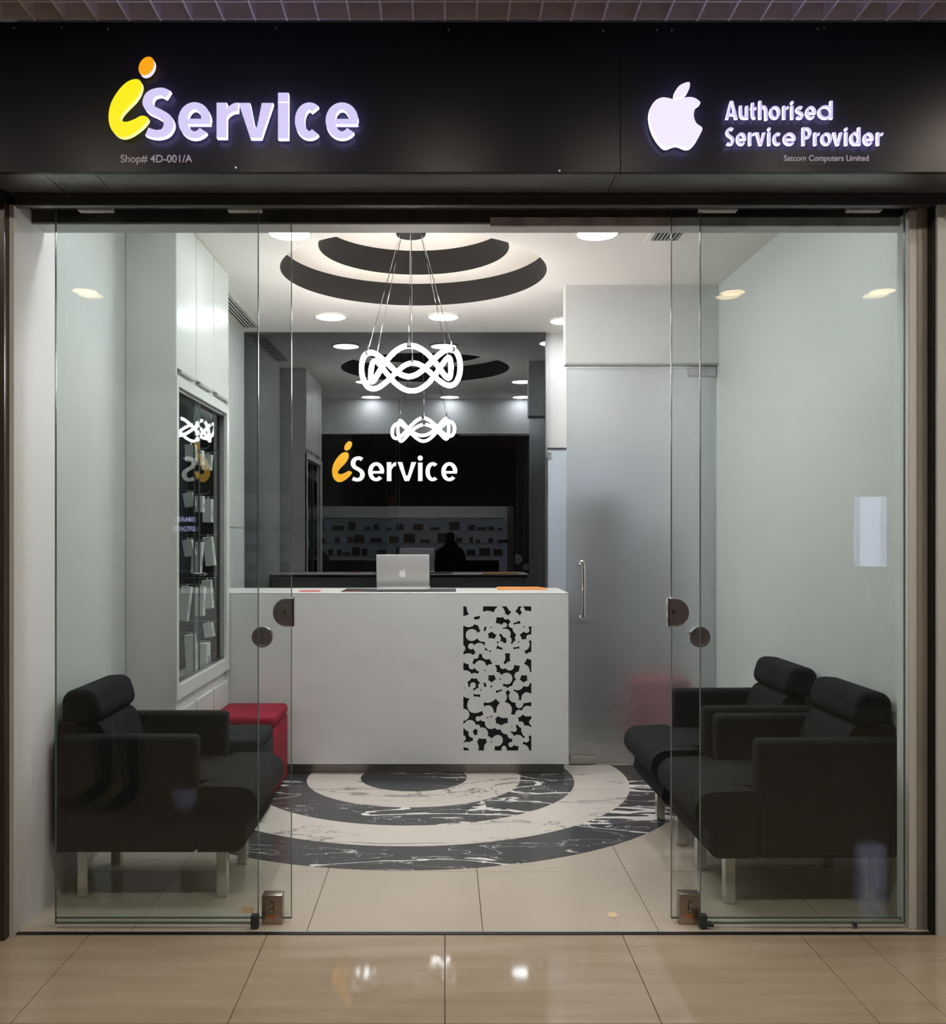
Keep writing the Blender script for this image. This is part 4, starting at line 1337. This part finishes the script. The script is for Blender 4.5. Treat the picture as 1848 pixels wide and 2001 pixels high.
mk('wall_opposite_shop', bx(-3.3, 1.5, -7.99, -7.97, .3, 2.5), em_shop, kind='structure')
sh = thing('shop_shelving', (-.9, -7.8, 0), 'shelving of the shop across the corridor, seen in the black glass', 'shelf')
for z in (.9, 1.2, 1.5, 1.8):
    mk('shelf_board', bx(-3.2, 1.4, -7.97, -7.72, z, z + .03), laminate, sh)
bm = B()
for z in (.93, 1.23, 1.53):
    x = -3.1
    while x < 1.3:
        w = random.uniform(.08, .3)
        box(bm, x, x + w, -7.9, -7.75, z, z + random.uniform(.06, .22))
        x += w + random.uniform(.03, .25)
mk('stock', bm, mall_wall, sh, kind='stuff')
mk('shop_desk', bx(-3.0, 1.2, -6.6, -6.2, 0, .85), plenum_dark, sh)
LAMPS = [(2.05, .27, 0), (3.1, .3, 0), (-2.55, .3, 0), (2.22, 2.30, 1)] + [(-3.2 + .8 * k, 1.85, 1) for k in range(9)] + [(x, y, 1) for x in (-5.2, 5.2) for y in (.4, -2.6)] + [(-2.2, -7.0, 1), (-.8, -7.0, 1), (.6, -7.0, 1)]  # opening entries follow reflections; corridor rows and far-shop lamps are added for fill
for x, y, hot in LAMPS:
    d = thing('corridor_and_fill_lamp', (x, y, 3.20), 'warm recessed corridor ceiling lamp, one of a set mostly added as fill light', 'ceiling light', 'corridor ceiling lamps')
    mk('trim_ring', lathe(B(), [(.085, -.001), (.105, -.001), (.103, -.007), (.085, -.009), (.085, -.001)], (x, y, 3.20), 28, caps=False), brushed, d, True)
    mk('lens', lathe(B(), [(.085, -.001), (.085, -.006), (0, -.008)], (x, y, 3.20), 28), em_mall if hot else em_mall_dim, d, True)
# lit poster stand and lit slogan across the corridor, mirrored in the panes
ps = thing('poster_stand', (3.66, -1.1, 0), 'lit vertical poster stand in the corridor, mirrored in the glass', 'display')
mk('base', bx(3.50, 3.82, -1.3, -1.0, 0, .03, .005, 1), dark_metal, ps)
mk('post', bx(3.63, 3.69, -1.16, -1.10, .03, 1.2), dark_metal, ps)
mk('screen', bx(3.56, 3.78, -1.12, -1.09, 1.2, 1.80, .004, 1), em_screen, ps)
sl = thing('lit_slogan', (-3.05, -4.0, 1.5), 'lit white slogan on a dark board in the corridor', 'sign')
mk('board', bx(-3.5, -2.6, -4.06, -4.0, 0, 2.0), dark_metal, sl)
for body, z0, z1, x0, x1 in (('SMART', 1.63, 1.69, -3.16, -2.92), ('UPDATE', 1.52, 1.58, -3.17, -2.90)):
    me = text_mesh(body, x0, x1, z0, z1, -3.995, .003, 1)
    me.transform(Matrix.Translation(-wloc(sl)))
    mkm('lettering', me, em_blue, sl)

# ------------------------------------------------------------------ people in the corridor, met only as reflections
def person(loc, rz, lab, holding):
    p = thing('person', loc, lab, 'person')
    bm = B()
    L = bm.verts.layers.skin.verify()
    V = {}
    def v(n_, co, r, ry=None, par=None):
        w = bm.verts.new(co)
        w[L].radius = (r, ry or r)
        V[n_] = w
        if par:
            bm.edges.new((V[par], w))
        return w
    root = v('pelvis', (0, 0, .80), .135, .10)
    root[L].use_root = True
    v('waist', (0, .01, .93), .12, .09, 'pelvis')
    v('chest', (0, .01, 1.10), .15, .10, 'waist')
    v('upper', (0, 0, 1.20), .13, .09, 'chest')
    v('neck', (0, 0, 1.28), .05, None, 'upper')
    v('jaw', (0, .02, 1.35), .062, None, 'neck')
    v('head', (0, .01, 1.43), .088, .095, 'jaw')
    v('crown', (0, 0, 1.49), .06, None, 'head')
    for s_, n_ in ((-1, 'a'), (1, 'b')):
        v('hip' + n_, (.085 * s_, 0, .74), .085, None, 'pelvis')
        v('knee' + n_, (.10 * s_, .015, .42), .06, None, 'hip' + n_)
        v('ankle' + n_, (.105 * s_, -.02, .085), .045, None, 'knee' + n_)
        v('toe' + n_, (.12 * s_, .14, .035), .036, None, 'ankle' + n_)
        v('sh' + n_, (.175 * s_, 0, 1.18), .075, None, 'upper')
        if holding:
            v('el' + n_, (.20 * s_, .06, .98), .058, None, 'sh' + n_)
            v('wr' + n_, (.09 * s_, .24, 1.28 if s_ > 0 else 1.26), .03, None, 'el' + n_)
            ends = [(.05 * s_, .27, 1.33), (.045 * s_, .275, 1.36)]
        else:
            v('el' + n_, (.215 * s_, -.02, .95), .043, None, 'sh' + n_)
            v('wr' + n_, (.22 * s_, .03, .73), .03, None, 'el' + n_)
            ends = [(.22 * s_, .045, .66), (.22 * s_, .055, .62)]
        v('pa' + n_, ends[0], .026, None, 'wr' + n_)
        e = Vector(ends[1])
        for k in range(4):
            q = e + Vector((0, .012 * k - .018, .01 * (1.5 - abs(k - 1.5)) * (1 if holding else -1)))
            v('f%d%s' % (k, n_), q, .0085, None, 'pa' + n_)
        v('th' + n_, Vector(ends[0]) + Vector((-.03 * s_, .02, .02 if holding else -.02)), .009, None, 'wr' + n_)
    me = bpy.data.meshes.new('body')
    bm.to_mesh(me)
    bm.free()
    o = mkm('body', me, cloth_dark, p, False)
    o.modifiers.new('skin', 'SKIN')
    o.modifiers['skin'].use_smooth_shade = True
    sd = o.modifiers.new('sub', 'SUBSURF')
    sd.levels = sd.render_levels = 1
    p.rotation_euler = (0, 0, rz)
    return p
person((.09, -.42, 0), 0, 'dark-clothed person standing with raised hands, taking the picture', True)
person((-1.78, 1.90, 0), .5, 'dark-clothed person standing by the shop front, legs mirrored in the glass', False)
